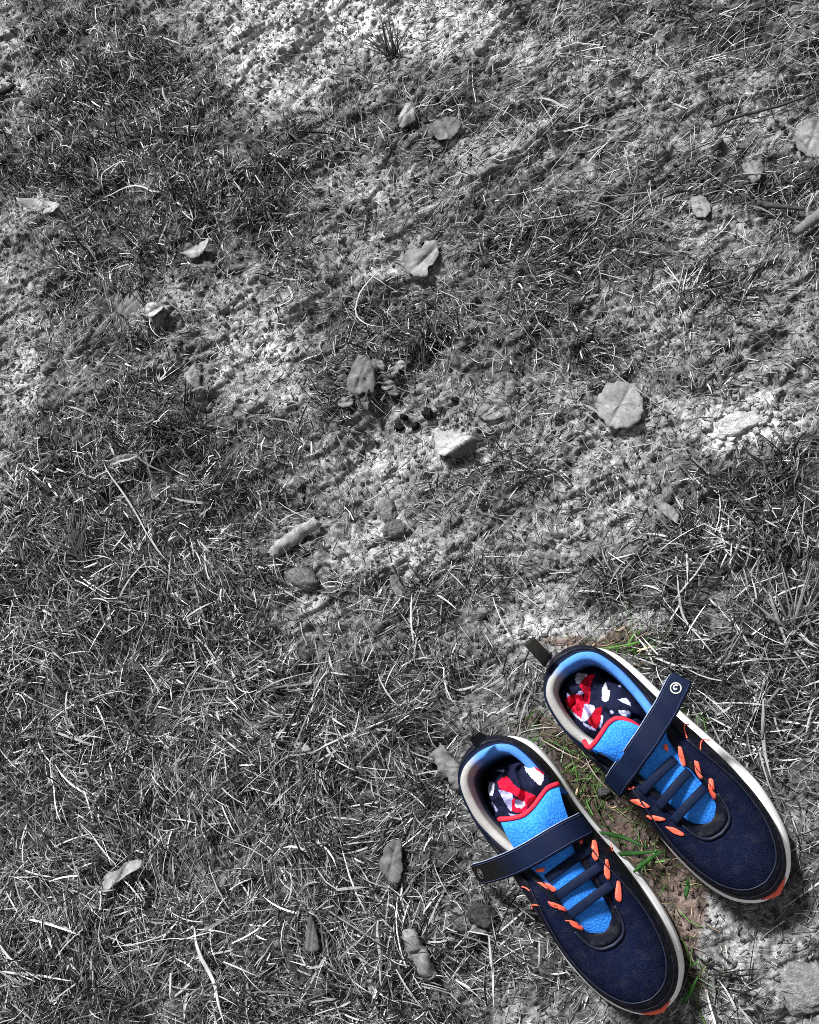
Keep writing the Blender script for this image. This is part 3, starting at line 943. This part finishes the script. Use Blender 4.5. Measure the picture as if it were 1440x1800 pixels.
WHT, RDD, RD2, LAV, LGT = (.80, .80, .88), (.75, .012, .05), (.32, .004, .015), (.42, .42, .72), (.62, .66, .85)
def Z3(l): return [(1080 + x / 4.235, 1230 + y / 4.235) for x, y in l]
def Z4(l): return [(780 + x / 4.364, 1440 + y / 4.364) for x, y in l]
def dot(x, y, r): return [(x + r * math.cos(a), y + r * math.sin(a)) for a in (0, 1.05, 2.1, 3.14, 4.2, 5.24)]

SPEC_B = dict(
    label='sneaker nearer the right edge, strap sticking out past its far side, emblem on tip', tip=(4, 5), seed=3.3, lean=-.0048,
    grey=lambda x, y: float(sstep(-.004, -.016, x)) * float(sstep(.0, .018, y + .004)),
    tongue=[(920 + x / 4.364, 1100 + y / 4.364) for x, y in [(455, 880), (480, 920), (510, 935), (560, 890), (610, 820), (660, 750), (720, 715), (790, 725), (850, 755), (905, 795)]],
    laces=[(Z3([(205, 690)])[0], Z3([(455, 440)])[0]), (Z3([(330, 800)])[0], Z3([(560, 530)])[0]), (Z3([(440, 905)])[0], Z3([(680, 650)])[0])],
    loops=[Z3(l) for l in ([(360, 350), (385, 330), (400, 370), (385, 383)],
           [(475, 350), (500, 355), (522, 430), (535, 485), (510, 495), (482, 430)],
           [(595, 455), (625, 465), (645, 530), (660, 580), (640, 585), (608, 530)],
           [(705, 590), (735, 595), (750, 670), (760, 730), (735, 735), (706, 660)],
           [(105, 650), (150, 645), (148, 662), (110, 664)],
           [(120, 745), (190, 745), (265, 795), (230, 800), (160, 770)],
           [(240, 860), (310, 865), (385, 890), (340, 900), (275, 885)],
           [(385, 945), (450, 955), (520, 1000), (505, 1015), (440, 990)])],
    trim=[Z3([(560, 187), (520, 192), (522, 240), (540, 290)]), Z3([(640, 390), (640, 330), (660, 303), (710, 300)])],
    onfoot=4, strap=[(1078, 1386, .030), (1092, 1364, .050), (1112, 1336, .076), (1138, 1298, .083), (1165, 1255, .080), (1183, 1222, .077), (1199, 1190, .078)],
    across=(0, 1, 0), fade=None,
    tab=((971, 1153), (957, 1173), (922, 1134), (938, 1119)), tab_z=(.078, .090),
    sock_z=lambda x, y, r: .066 - .018 * r ** 4 - .10 * np.maximum(0, .03 - y) + .006 * np.sin(y * 130) ,
    sock_label='navy sock with red patches inside the sneaker nearer the right edge', porg=(920, 1100, 4.364),
    print=[(WHT, [(405, 375), (440, 360), (490, 375), (465, 410), (420, 445), (400, 410)]),
           (RDD, [(490, 385), (550, 375), (520, 450), (505, 590), (470, 595), (465, 520), (435, 460), (460, 410)]),
           (LAV, [(330, 520), (360, 510), (380, 540), (440, 500), (455, 530), (350, 560)]),
           (RDD, [(318, 575), (350, 540), (440, 530), (468, 600), (452, 715), (400, 690), (340, 625)]),
           (RD2, [(390, 590), (430, 600), (440, 650), (405, 650)]),
           (LAV, [(468, 600), (548, 618), (520, 690), (480, 730), (450, 720), (457, 650)]),
           (RD2, [(550, 640), (600, 622), (597, 700), (562, 790), (500, 740), (522, 690)]),
           (LAV, [(460, 740), (548, 790), (545, 806), (470, 768)]), (LGT, [(345, 628), (452, 722), (446, 732), (340, 640)]),
           (LGT, [(607, 490), (630, 430), (648, 490), (668, 505), (645, 580), (605, 570)]), (LAV, dot(742, 460, 12)),
           (LGT, [(728, 568), (790, 555), (828, 612), (785, 598)]), (LGT, [(728, 648), (812, 655), (818, 698), (745, 682)]), (LAV, dot(677, 662, 14)),
           (LAV, [(598, 690), (612, 690), (606, 750), (585, 790)])])
SPEC_A = dict(
    label='sneaker nearer the bottom edge, strap drooping onto the grass, sock bulging out', tip=(5, 4), seed=8.1, lean=.0042,
    grey=lambda x, y: float(sstep(.004, .016, x)) * float(sstep(.0, .018, y + .004)),
    tongue=[(780 + x / 4.364, 1090 + y / 4.364) for x, y in [(408, 1530), (500, 1528), (600, 1508), (660, 1468), (710, 1412), (750, 1352), (795, 1290), (865, 1256)]],
    laces=[(Z4([(795, 460)])[0], Z4([(1130, 225)])[0]), (Z4([(870, 595)])[0], Z4([(1205, 360)])[0]), (Z4([(965, 740)])[0], Z4([(1290, 500)])[0])],
    loops=[Z4(l) for l in ([(1040, 155), (1062, 150), (1064, 185), (1044, 190)],
           [(1138, 165), (1165, 170), (1180, 240), (1185, 300), (1165, 320), (1135, 270)],
           [(1240, 310), (1258, 320), (1275, 440), (1260, 465), (1230, 410)],
           [(1330, 475), (1350, 490), (1365, 610), (1350, 635), (1315, 590)],
           [(708, 380), (770, 372), (768, 398), (715, 400)],
           [(720, 485), (790, 490), (860, 530), (855, 555), (790, 535)],
           [(800, 630), (870, 650), (950, 695), (930, 708), (830, 670)],
           [(930, 775), (1000, 785), (1070, 830), (1065, 855), (1000, 830)])],
    trim=[Z4([(605, 515), (630, 522), (650, 535), (664, 548)]), Z4([(680, 690), (682, 662), (700, 655), (742, 662)]), Z4([(1285, 190), (1290, 215), (1290, 245)])],
    onfoot=4, strap=[(1032, 1446, .045), (1022, 1452, .064), (1000, 1463, .079), (966, 1482, .085), (925, 1506, .080), (896, 1519, .068), (866, 1530, .046), (838, 1537, .018)],
    across=(0, 1, 0), fade=(.45, .75),
    tab=((856, 1293), (838, 1316), (827, 1300), (844, 1287)), tab_z=(.080, .096),
    sock_z=lambda x, y, r: .056 - .014 * r ** 4 - .18 * np.maximum(0, .034 - y) ,
    bulge=(-.013, .052, .018, .034, -.009),
    sock_label='navy sock with red and white patches inside the sneaker nearer the bottom edge', porg=(780, 1090, 4.364),
    print=[(WHT, [(615, 1105), (680, 1120), (768, 1180), (745, 1268), (705, 1240), (640, 1170)]),
           (RDD, [(680, 1115), (730, 1098), (768, 1140), (768, 1182), (720, 1155)]),
           (RDD, [(412, 1242), (480, 1198), (560, 1280), (705, 1350), (700, 1400), (640, 1425), (540, 1340), (440, 1302)]),
           (LAV, [(420, 1302), (520, 1330), (530, 1400), (520, 1470), (470, 1400)]),
           (RD2, [(640, 1370), (705, 1350), (700, 1400), (640, 1425)]),
           (RDD, [(525, 1380), (560, 1370), (640, 1420), (620, 1470), (530, 1465)]),
           (LGT, [(553, 1372), (625, 1400), (602, 1442), (550, 1428)]), (LAV, [(490, 1480), (605, 1510), (560, 1524)]),
           (LGT, [(348, 1240), (388, 1255), (376, 1345), (342, 1325)]), (LAV, [(405, 1150), (462, 1150), (455, 1170)]),
           (LAV, [(355, 1400), (375, 1400), (412, 1455), (395, 1465)]), (LAV, [(770, 1130), (820, 1125), (822, 1170), (785, 1165)])])
build_shoe('B', SPEC_B)
build_shoe('A', SPEC_A)

# ------------------------------------------------------------------ leaves, clods, sticks, straws
M_LEAF = vcol_mat('dry_leaf', .85, .2, .28, 500, .7, .0006, 900)
M_CLOD = vcol_mat('soil_clod', .97, .08, .45, 600, 1.0, .0014, 800, 6)
M_STRAW = vcol_mat('straw_stalk', .7, .25, .25, 700, .3, .0003, 1200)

def gz(p): return float(height(np.array([p.x]), np.array([p.y]), True)[0])

def leaf_mesh(poly, alb, lift, curl=.0, axis=0.0, fold=None, seed=0, crinkle=.0022, veins=0, nring=9, under=None):
    """leaf with the outline measured in the photo, laid on the ground; own thickness, curl and veins"""
    P = np.array(poly, float); c = P.mean(0)
    cl = catmull([tuple(q) for q in np.vstack([P, P[:1]])], 61)[:-1]; n = len(cl)
    jr = random.Random(seed * 7 + int(c[0]))
    ph = [jr.uniform(0, 6.28) for _ in range(3)]; wr = .035 if veins else .07
    for k in range(n):                                   # gnawed, dried-out edge
        t = 2 * math.pi * k / n
        g = wr * (math.sin(5 * t + ph[0]) + .8 * math.sin(9 * t + ph[1]) + .6 * math.sin(17 * t + ph[2])) * .5 + jr.uniform(-.03, .03)
        cl[k] = c + (cl[k] - c) * (1 + g)
    c3 = at(c[0], c[1], .004); zb = gz(c3) + lift
    pts = []; cols = []
    ring = [(c3.x, c3.y, 0.0, 0.0, 0)]
    V = []
    out = [at(q[0], q[1], max(.001, zb)) for q in cl]
    c3 = at(c[0], c[1], max(.001, zb))
    size = max((o - c3).length for o in out)
    ca, sa = math.cos(axis), math.sin(axis)
    for f in np.linspace(0.04, 1, nring):
        for k, o in enumerate(out):
            p = c3.lerp(o, f); dx, dy = p.x - c3.x, p.y - c3.y
            u, v_ = dx * ca + dy * sa, -dx * sa + dy * ca
            z = curl * (v_ / size) ** 2 * size + crinkle * 2 * (fbm(np.array([p.x * 130 + seed]), np.array([p.y * 130]), 900 + seed, 2)[0] - .5)
            z += -.0012 * math.exp(-(v_ / .0012) ** 2)                      # midrib groove
            if veins: z += .0004 * abs(math.cos(veins * .5 * math.atan2(v_, u))) ** 6 * (1.2 - f)
            if fold:
                fu, h0, sl = fold; e = v_ - fu * size
                z += (h0 * (1 - abs(min(e, 0)) / size) if e < 0 else h0 - sl * e)
            bl = fbm(np.array([p.x * 170 + seed]), np.array([p.y * 170]), 950, 3, .7)[0]
            a = alb * .66 * (.35 + 1.3 * bl) * (1 - .35 * f ** 6)
            if under and fold and v_ > fold[0] * size: a = under  # flap past the fold takes a dark colour, standing in for its shade
            if abs(v_) < .0007: a *= .75
            V.append((p.x, p.y, zb + z)); cols.append(a)
    m = len(V)
    V += [(x, y, z - .0005) for x, y, z in V]; cols += cols
    g = grid_faces(nring, n, wrap_v=True)
    F = g + [tuple(m + q for q in f[::-1]) for f in g] + [tuple(range(n)), tuple(m + k for k in range(n))]
    e0 = (nring - 1) * n
    F += [(e0 + k, e0 + (k + 1) % n, m + e0 + (k + 1) % n, m + e0 + k) for k in range(n)]
    return V, F, np.repeat(np.array(cols)[:, None], 3, 1)

def leaf(label, poly, alb, lift=.004, name='dry_leaf', cat='leaf', **kw):
    kw.setdefault('axis', random.uniform(.3, 2.8))
    V, F, C = leaf_mesh(poly, alb, lift, seed=len(bpy.data.objects) % 97, **kw)
    return tag(mesh_obj(name, V, F, M_LEAF, None, True, C), label, cat, 'leaves scattered on the ground')

def oval(cx, cy, a, b, ang=0, n=10, jag=.08, seed=0):
    r = random.Random(seed + int(cx)); an = math.radians(ang); o = []
    for k in range(n):
        t = 2 * math.pi * k / n; q = 1 + r.uniform(-jag, jag)
        x, y = a * q * math.cos(t), b * q * math.sin(t)
        o.append((cx + x * math.cos(an) - y * math.sin(an), cy + x * math.sin(an) + y * math.cos(an)))
    return o

scal = []
for k in range(26):
    t = 2 * math.pi * k / 26; r_ = 43 * (1 + (.03 if k % 2 else -.02) + random.uniform(-.05, .03)); scal.append((1090 + r_ * math.cos(t), 712 + r_ * .97 * math.sin(t)))
leaf('round pale leaf with scalloped rim lying flat, right of the centre', scal, .36, .006, curl=-.05, veins=7, crinkle=.0016)
leaf('folded pale leaf with its turned-away flap coloured dark as shade, near the centre', [(762, 757), (780, 757), (803, 762), (836, 774), (836, 790), (815, 802), (783, 807), (768, 793)], .52, .002,
     axis=math.radians(213), fold=(.32, .009, 1.3), crinkle=.0012, under=.10)
leaf('pale three-lobed leaf in the upper middle of the picture', [(715, 478), (711, 455), (724, 432), (740, 436), (750, 425), (768, 424), (771, 446), (764, 462), (754, 470), (752, 484), (734, 487)], .34, .006, curl=.12)
leaf('small pale rounded leaf at the upper right, left of the twigs', oval(1232, 362, 20, 18, 20, 9, .14), .36, .006, curl=-.5)
leaf('pointed kite-shaped leaf at the upper right, below the large pale leaf', [(1303, 288), (1320, 281), (1340, 285), (1343, 300), (1328, 322), (1316, 312)], .26, .008, curl=-.2)
leaf('large pale leaf cut by the right edge near the top', [(1395, 240), (1402, 218), (1425, 208), (1450, 210), (1462, 240), (1452, 270), (1424, 276), (1404, 262)], .30, .007, curl=-.1, veins=5)
leaf('pale crumpled leaf with a dark notch at the upper left', [(322, 450), (340, 434), (365, 422), (370, 432), (354, 446), (338, 455)], .42, .008, curl=.4, crinkle=.002)
leaf('triangular tilted leaf left of the bright cracked soil', [(318, 655), (330, 646), (341, 640), (349, 660), (346, 684), (332, 674)], .33, .007, curl=-.7, axis=1.0)
leaf('small bright leaf at the left, beside a grey curled leaf', oval(270, 544, 16, 13, -20, 8, .2), .50, .006, curl=.2)
leaf('grey curled leaf at the left, beside a small bright leaf', [(205, 548), (212, 518), (232, 506), (250, 522), (246, 548), (228, 562)], .20, .006, curl=-.6, axis=.8)
leaf('narrow curled leaf with pale rim at the left, above the dense grass', [(188, 812), (205, 803), (236, 798), (240, 803), (218, 812), (198, 816)], .40, .009, curl=1.0, axis=.2)
leaf('grey triangular leaf standing on edge below the sneakers\' left', [(664, 1520), (676, 1490), (700, 1472), (706, 1492), (703, 1548), (690, 1553), (670, 1534)], .17, .012, curl=-.5, axis=1.35)
leaf('pale torn leaf lying in the grass at the lower left', [(178, 1562), (188, 1536), (206, 1530), (226, 1514), (249, 1512), (246, 1526), (222, 1540), (204, 1552), (188, 1566)], .38, .008, curl=.3)
leaf('dark narrow leaf standing in the grass near the bottom, left of the rolled leaf', [(536, 1640), (546, 1608), (556, 1640), (560, 1668), (546, 1674), (534, 1664)], .13, .008, curl=-1.0, axis=1.5)
leaf('small white torn leaf near the bottom edge, under the pale stalk', [(644, 1728), (652, 1718), (662, 1738), (664, 1756), (652, 1752)], .62, .006, curl=.2)
leaf('tiny pale leaf in the grass left of the lower sneaker\'s heel', oval(530, 1314, 16, 9, 10, 8, .2), .42, .006, curl=.2)
leaf('dark leaf with a bright folded tip at the top, in a hollow', [(700, 196), (712, 178), (726, 186), (728, 204), (712, 220), (700, 220)], .36, .007, curl=-.6, axis=.9)
leaf('broad grey leaf at the top, right of the hollow', [(752, 226), (768, 208), (800, 208), (812, 224), (796, 240), (772, 246)], .20, .006, curl=.5)
leaf('speckled grey leaf lying right of the folded leaf, above the centre', oval(862, 718, 26, 22, 30, 9, .12), .27, .003, curl=.1)
leaf('small grey leaf lying on the right, above the upper sneaker', [(1152, 888), (1166, 880), (1192, 902), (1190, 918), (1172, 908)], .28, .006, curl=.4)
leaf('pale curled leaf at the left edge in the bright soil strip', [(40, 356), (70, 350), (108, 362), (112, 372), (80, 376), (52, 370)], .46, .006, curl=.5)
leaf('dark oval leaf in the dense grass at the upper left', oval(318, 226, 22, 12, -20, 9, .1), .05, .007, curl=.6)
leaf('flat grey leaf half hidden at the bottom, above the bare soil', oval(700, 1030, 26, 14, 60, 8, .15), .22, .004, curl=.3)

# rolled leaves
def rolled(label, path, r, alb, arc=(-.5, 3.9), name='rolled_leaf', cat='leaf', taper=.55):
    P = [at(x, y, .012) for x, y in path]
    Q = [Vector(q) for q in catmull([tuple(p) for p in P], 18)]
    for i, q in enumerate(Q): q.z = gz(q) * .6 + r * .55 + .003
    V = []; C = []; A = 13; n = len(Q)
    for i, p in enumerate(Q):
        t = (Q[min(i + 1, n - 1)] - Q[max(i - 1, 0)]).normalized(); s_ = t.cross(Vector((0, 0, 1))).normalized(); u = s_.cross(t)
        q = i / (n - 1); rr = r * (taper + (1 - taper) * math.sin(math.pi * (.12 + .8 * q)))
        for lay in (1.0, .93):
            for k in range(A):
                a = arc[0] + (arc[1] - arc[0]) * k / (A - 1)
                w = rr * lay * (1 + .12 * math.sin(i * .9 + k * .6) + .10 * math.sin(i * 2.3 - k)) * (1 - .035 * k)
                V.append(p + s_ * (w * math.cos(a)) + u * (w * math.sin(a))); C.append(alb * .55 * (.6 + .8 * random.random()) * (1 if lay == 1 else .6))
    F = []
    for i in range(n - 1):
        for k in range(A - 1):
            a = i * 2 * A + k; b = (i + 1) * 2 * A + k
            F += [(a, a + 1, b + 1, b), (a + A, b + A, b + A + 1, a + A + 1)]
        for k in (0, A - 1):
            a = i * 2 * A + k; b = (i + 1) * 2 * A + k; F.append((a, b, b + A, a + A))
    for i in (0, n - 1):
        for k in range(A - 1): a = i * 2 * A + k; F.append((a, a + A, a + A + 1, a + 1))
    return tag(mesh_obj(name, V, F, M_LEAF, None, True, np.repeat(np.array(C)[:, None], 3, 1)), label, cat, 'leaves scattered on the ground')
rolled('rolled grey leaf lying diagonally left of the centre', [(468, 974), (490, 952), (520, 928), (550, 906)], .0072, .42)
rolled('long rolled leaf near the bottom, between straw and the lower sneaker', [(718, 1636), (728, 1662), (745, 1692), (758, 1722)], .0085, .30)
rolled('rolled grey leaf touching the heel of the lower sneaker', [(762, 1312), (782, 1338), (800, 1362), (814, 1384)], .0092, .26)

# sticks
def stick(label, path, r, alb, name='twig', cat='twig', sides=8, lift=.004, mat=None, group='twigs at the right edge'):
    P = [at(x, y, .010) for x, y in path]; Q = [Vector(q) for q in catmull([tuple(p) for p in P], 16)]
    for i, q in enumerate(Q): q.z = gz(q) * .5 + r + lift
    V, F = tube(Q, [r * (1 + .25 * math.sin(i * 2.1) * .4 - .35 * i / 15) for i in range(16)], sides)
    C = [alb * .7 * (.7 + .6 * random.random()) for _ in V]
    return tag(mesh_obj(name, V, F, mat or M_LEAF, None, True, np.repeat(np.array(C)[:, None], 3, 1)), label, cat, group)
stick('thick grey stick cut by the right edge near the top', [(1450, 366), (1425, 384), (1398, 408)], .0052, .20)
stick('dark twig lying level near the right edge, above the thick stick', [(1330, 352), (1370, 356), (1415, 360)], .0026, .07)
stick('thin dark twig pointing up at the top right corner', [(1250, 214), (1300, 196), (1370, 178), (1440, 150)], .0016, .06)
stick('short dark twig at the left edge near the top', [(-6, 168), (10, 160), (22, 146)], .0040, .03)

# soil clods and stones
def clod(label, cx, cy, ax, ay, h, alb, rot=0, name='soil_clod', cat='clod', group='clods and stones on the bare earth', seed=1, lift=0, rough=.30):
    c = at(cx, cy, .004); zb = gz(c) + lift
    px = .00040 * (1 + .35 * (1 - cy / 1800))
    bm = bmesh.new(); bmesh.ops.create_icosphere(bm, subdivisions=4, radius=1)
    V = []; C = []; cr, sr = math.cos(rot), math.sin(rot)
    co = np.array([v.co for v in bm.verts])
    nz = fbm(co[:, 0] * 1.6 + seed * 3.1 + co[:, 2], co[:, 1] * 1.6 - seed + co[:, 2] * .7, 500 + seed, 4, .6)
    n2 = vnoise(co[:, 0] * 9 + seed, co[:, 1] * 9 + co[:, 2] * 5, 520 + seed)
    k = 1 + rough * 2 * (nz - .5) + .12 * (n2 - .5)
    p = co * k[:, None] * np.array([ax * px, ay * px, h])
    p[:, 2] = np.clip(p[:, 2], -.35 * h, .8 * h * (.85 + .3 * nz))
    X_ = p[:, 0] * cr - p[:, 1] * sr + c.x; Y_ = p[:, 0] * sr + p[:, 1] * cr + c.y
    V = np.stack([X_, Y_, p[:, 2] + zb + .1 * h], -1)
    F = [tuple(q.index for q in f.verts) for f in bm.faces]; bm.free()
    C = alb * .7 * (.55 + .9 * n2)
    return tag(mesh_obj(name, V, F, M_CLOD, None, True, np.repeat(C[:, None], 3, 1)), label, cat, group)
clod('dark grey clod left of the lower sneaker under the drooping strap', 846, 1612, 30, 20, .011, .06, -.3, seed=3)
clod('flat grey clod under the rolled leaf left of the centre', 530, 1016, 34, 17, .008, .17, -.4, seed=4)
clod('crusty grey clod just below the middle of the picture', 690, 925, 24, 16, .009, .15, .3, seed=5)
clod('large flat pale stone in the bottom right corner', 1402, 1735, 56, 44, .006, .27, .2, 'flat_stone', 'stone', seed=7, rough=.30)
clod('small round stone at the top, beside dark hollows', 848, 92, 12, 12, .008, .34, 0, 'pebble', 'stone', seed=8, rough=.12)
clod('earth ridge lump below the centre, over the cracked bare soil', 672, 890, 15, 24, .007, .19, .2, seed=9)
clod('small earth lump beside the soles, on brown soil between the sneakers', 1062, 1392, 12, 9, .006, .08, .2, seed=10)
clod('white crumbly lump of chalk at the right', 1292, 752, 48, 20, .010, .55, .35, 'chalk_lump', 'stone', seed=11, rough=.45)
for i, (x, y, r) in enumerate([(1245, 752, 9), (1262, 735, 8), (1320, 706, 9), (1334, 716, 7), (1345, 742, 8), (1330, 760, 7), (1270, 772, 7), (1352, 728, 6), (1310, 775, 6), (1312, 716, 7), (1285, 722, 8)]):
    clod('white chalk fragment scattered round the crumbly white lump at the right', x, y, r, r * .75, .004, .50, i, 'chalk_fragment', 'stone', 'white chalk fragments', seed=20 + i, rough=.4)
for i, (x, y, r, which) in enumerate([(695, 744, 9, 'leftmost'), (724, 742, 8, 'middle'), (748, 722, 11, 'largest and rightmost'), (706, 729, 6, 'smallest')]):
    clod(which + ' dark pellet in the cluster between the weed and the folded leaf', x, y, r, r * .8, .006, .02, i, 'dark_pellet', 'pellet', 'dark pellets', seed=40 + i, rough=.4)

# broad-leaved weed above the centre
wc = at(655, 672, .004)
weed = bpy.data.objects.new('weed', None); COL.objects.link(weed); weed.location = (wc.x, wc.y, gz(wc))
tag(weed, 'low weed with one broad grey leaf and small leaflets, above the centre', 'plant')
def weed_leaf(poly, alb, lift, **kw):
    V, F, C = leaf_mesh(poly, alb, lift, seed=len(bpy.data.objects) % 89, **kw)
    V = [(x - weed.location.x, y - weed.location.y, z - weed.location.z) for x, y, z in V]
    mesh_obj('leaf', V, F, M_LEAF, weed, True, C)
weed_leaf([(606, 676), (618, 640), (632, 622), (648, 630), (657, 655), (654, 684), (636, 692), (616, 690)], .20, .014, curl=-.5, axis=1.2)
for q in ([608, 706, 14, 9, -20], [690, 652, 14, 8, -40], [702, 640, 10, 7, -30], [682, 676, 13, 8, -20], [668, 640, 11, 6, 60], [642, 706, 14, 7, 80], [690, 690, 10, 6, 10]):
    weed_leaf(oval(*q, n=9, jag=.1), random.uniform(.14, .32), .010, curl=-.3)
V, F = [], []
for x, y in ((630, 660), (608, 706), (690, 652), (682, 676), (642, 706)):
    a = at(655, 674, .004); b_ = at(x, y, .012)
    vv, ff = tube([Vector((0, 0, .002)), (a.lerp(b_, .5) - weed.location) + Vector((0, 0, .004)), b_ - weed.location], .0008, 6)
    F += [tuple(len(V) + q for q in f) for f in ff]; V += vv
mesh_obj('stem', V, F, M_LEAF, weed, True, np.full((len(V), 3), .06))

# conspicuous stalks and blades
def stalk(label, path, w, col, name='straw_stalk', cat='straw', lift=.009, group='single stalks lying on the grass'):
    P = [at(x, y, .012) for x, y in path]; Q = [Vector(q) for q in catmull([tuple(p) for p in P], 14)]
    n = len(Q)
    for i, q in enumerate(Q): q.z = gz(q) * .4 + lift + .002 * math.sin(i * .7)
    V, F = tube(Q, [w * .5 * .00040 * (.35 + .65 * min(1, i / 4)) * (1 - .85 * max(0, (i / (n - 1) - .4) / .6) ** 1.5) for i in range(n)], 6, flat=.3)
    c = np.array(col if hasattr(col, '__len__') else (col,) * 3)
    C = np.array([c * .75 * (.7 + .6 * random.random()) for _ in V])
    return tag(mesh_obj(name, V, F, M_STRAW, None, True, C), label, cat, group)
stalk('thick pale straw stalk running down to the bottom edge, left of centre', [(341, 1632), (356, 1690), (374, 1735), (394, 1806)], 9, .60)
stalk('pale straw stalk coming in from the left edge near the bottom', [(-6, 1706), (60, 1716), (126, 1726)], 6, .62)
stalk('short bright straw stalk near the lower left corner', [(71, 1610), (78, 1640), (90, 1674)], 8, .66)
stalk('long thin straw running diagonally at the left, below the curled leaf', [(180, 815), (215, 868), (250, 925), (288, 985)], 5, .42)
stalk('straight pale straw crossing above the round leaf', [(1040, 622), (1095, 664), (1172, 722)], 2.6, .34)
stalk('dull straw blade leaning at the right edge, above the upper sneaker', [(1352, 1040), (1368, 1090), (1392, 1154)], 8, .24)
stalk('upright grey grass stalk right of the upper sneaker', [(1342, 1228), (1343, 1310), (1357, 1374)], 8, .30)
stalk('pale curved straw looping in the upper middle, below the lobed leaf', [(678, 462), (630, 510), (620, 545), (645, 567), (676, 570)], 4, .50)
stalk('long pale straw rising to the right, left of the lower sneaker\'s heel', [(547, 1324), (620, 1290), (712, 1256)], 5, .50)
stalk('upright pale straw left of the long rolled leaf near the bottom', [(662, 1618), (666, 1680), (672, 1742)], 8, .40)
stalk('pale straw at the bottom, left of the lower sneaker\'s toe', [(858, 1646), (862, 1700), (868, 1776)], 6, .50)
stalk('bent pale straw across the grass at the upper left', [(176, 330), (180, 300), (205, 283), (232, 286)], 4, .45)
stalk('wavy pale straw across the left, under the bent one', [(178, 342), (215, 330), (245, 326), (275, 338), (290, 318), (325, 306), (342, 335)], 5, .48)
stalk('long pale straw at the right running down to the sneaker strap', [(1190, 1010), (1200, 1080), (1230, 1120), (1262, 1160)], 5, .45)
stalk('straight pale straw rising left of the round leaf, far right of centre', [(1180, 1060), (1235, 990), (1262, 950)], 4, .42)
for lab, pth in (('uppermost green grass blade between the sneakers', [(1050, 1462), (1095, 1472), (1142, 1492)]), ('level green grass blade between the sneakers', [(1072, 1502), (1120, 1500), (1166, 1496)]),
                 ('lowest green grass blade between the sneakers, leaning up', [(1112, 1536), (1140, 1512), (1170, 1494)]), ('green grass blade beside the lower sneaker\'s toe', [(1198, 1766), (1214, 1744), (1229, 1714)]),
                 ('green grass blade beside the upper sneaker\'s toe', [(1206, 1580), (1209, 1560), (1212, 1540)])):
    stalk(lab, pth, 8, (.018, .085, .012), 'green_sprig', 'grass', .016, 'green blades beside the sneakers')

# tufts one can tell apart
def tuft(label, cx, cy, n, ln, alb, az0, spread, el, w=.0011, seed=1):
    r = random.Random(seed); c = at(cx, cy, .003); z0 = gz(c)
    root = bpy.data.objects.new('grass_tuft', None); COL.objects.link(root); root.location = (c.x, c.y, z0)
    for i in range(n):
        a = az0 + r.uniform(-spread, spread); e = r.uniform(*el); l_ = ln * r.uniform(.5, 1.1); p = Vector((r.gauss(0, .003), r.gauss(0, .003), 0)); pth = [p]
        for k in range(5):
            ee = e - .16 * k; pth.append(pth[-1] + Vector((math.cos(a) * math.cos(ee), math.sin(a) * math.cos(ee), math.sin(ee))) * (l_ / 5))
            pth[-1].z = max(pth[-1].z, .003)
        V, F = tube(pth, [w * .5 * q for q in (.8, 1, 1, .85, .6, .15)], 5, flat=.35)
        b_ = alb * r.uniform(.6, 1.4)
        mesh_obj('blade', V, F, M_STRAW, root, True, np.full((len(V), 3), b_))
    tag(root, label, 'grass', 'tufts of grass one can tell apart')
tuft('dark grass tuft standing up from the bright soil at the top', 694, 108, 26, .042, .03, 1.9, .9, (.25, 1.0), seed=2)
tuft('pale star-shaped dry tuft at the right, below the small rounded leaf', 1195, 512, 12, .036, .42, 0, 3.14, (.05, .35), seed=3)
tuft('pale star-shaped dry tuft at the right, above the upper sneaker', 1286, 958, 18, .026, .48, 0, 3.14, (.05, .5), seed=4)
tuft('dark grass tuft fanning up at the left edge below the middle', 150, 985, 34, .055, .07, 2.0, .8, (.2, .9), .0014, seed=5)
tuft('pale dry tuft at the left, where straws meet', 278, 672, 16, .026, .38, 0, 3.14, (.05, .5), seed=6)
tuft('grey tuft at the right edge beside the upper sneaker\'s strap', 1392, 1110, 22, .050, .16, 1.6, 1.3, (.1, .8), .0016, seed=7)
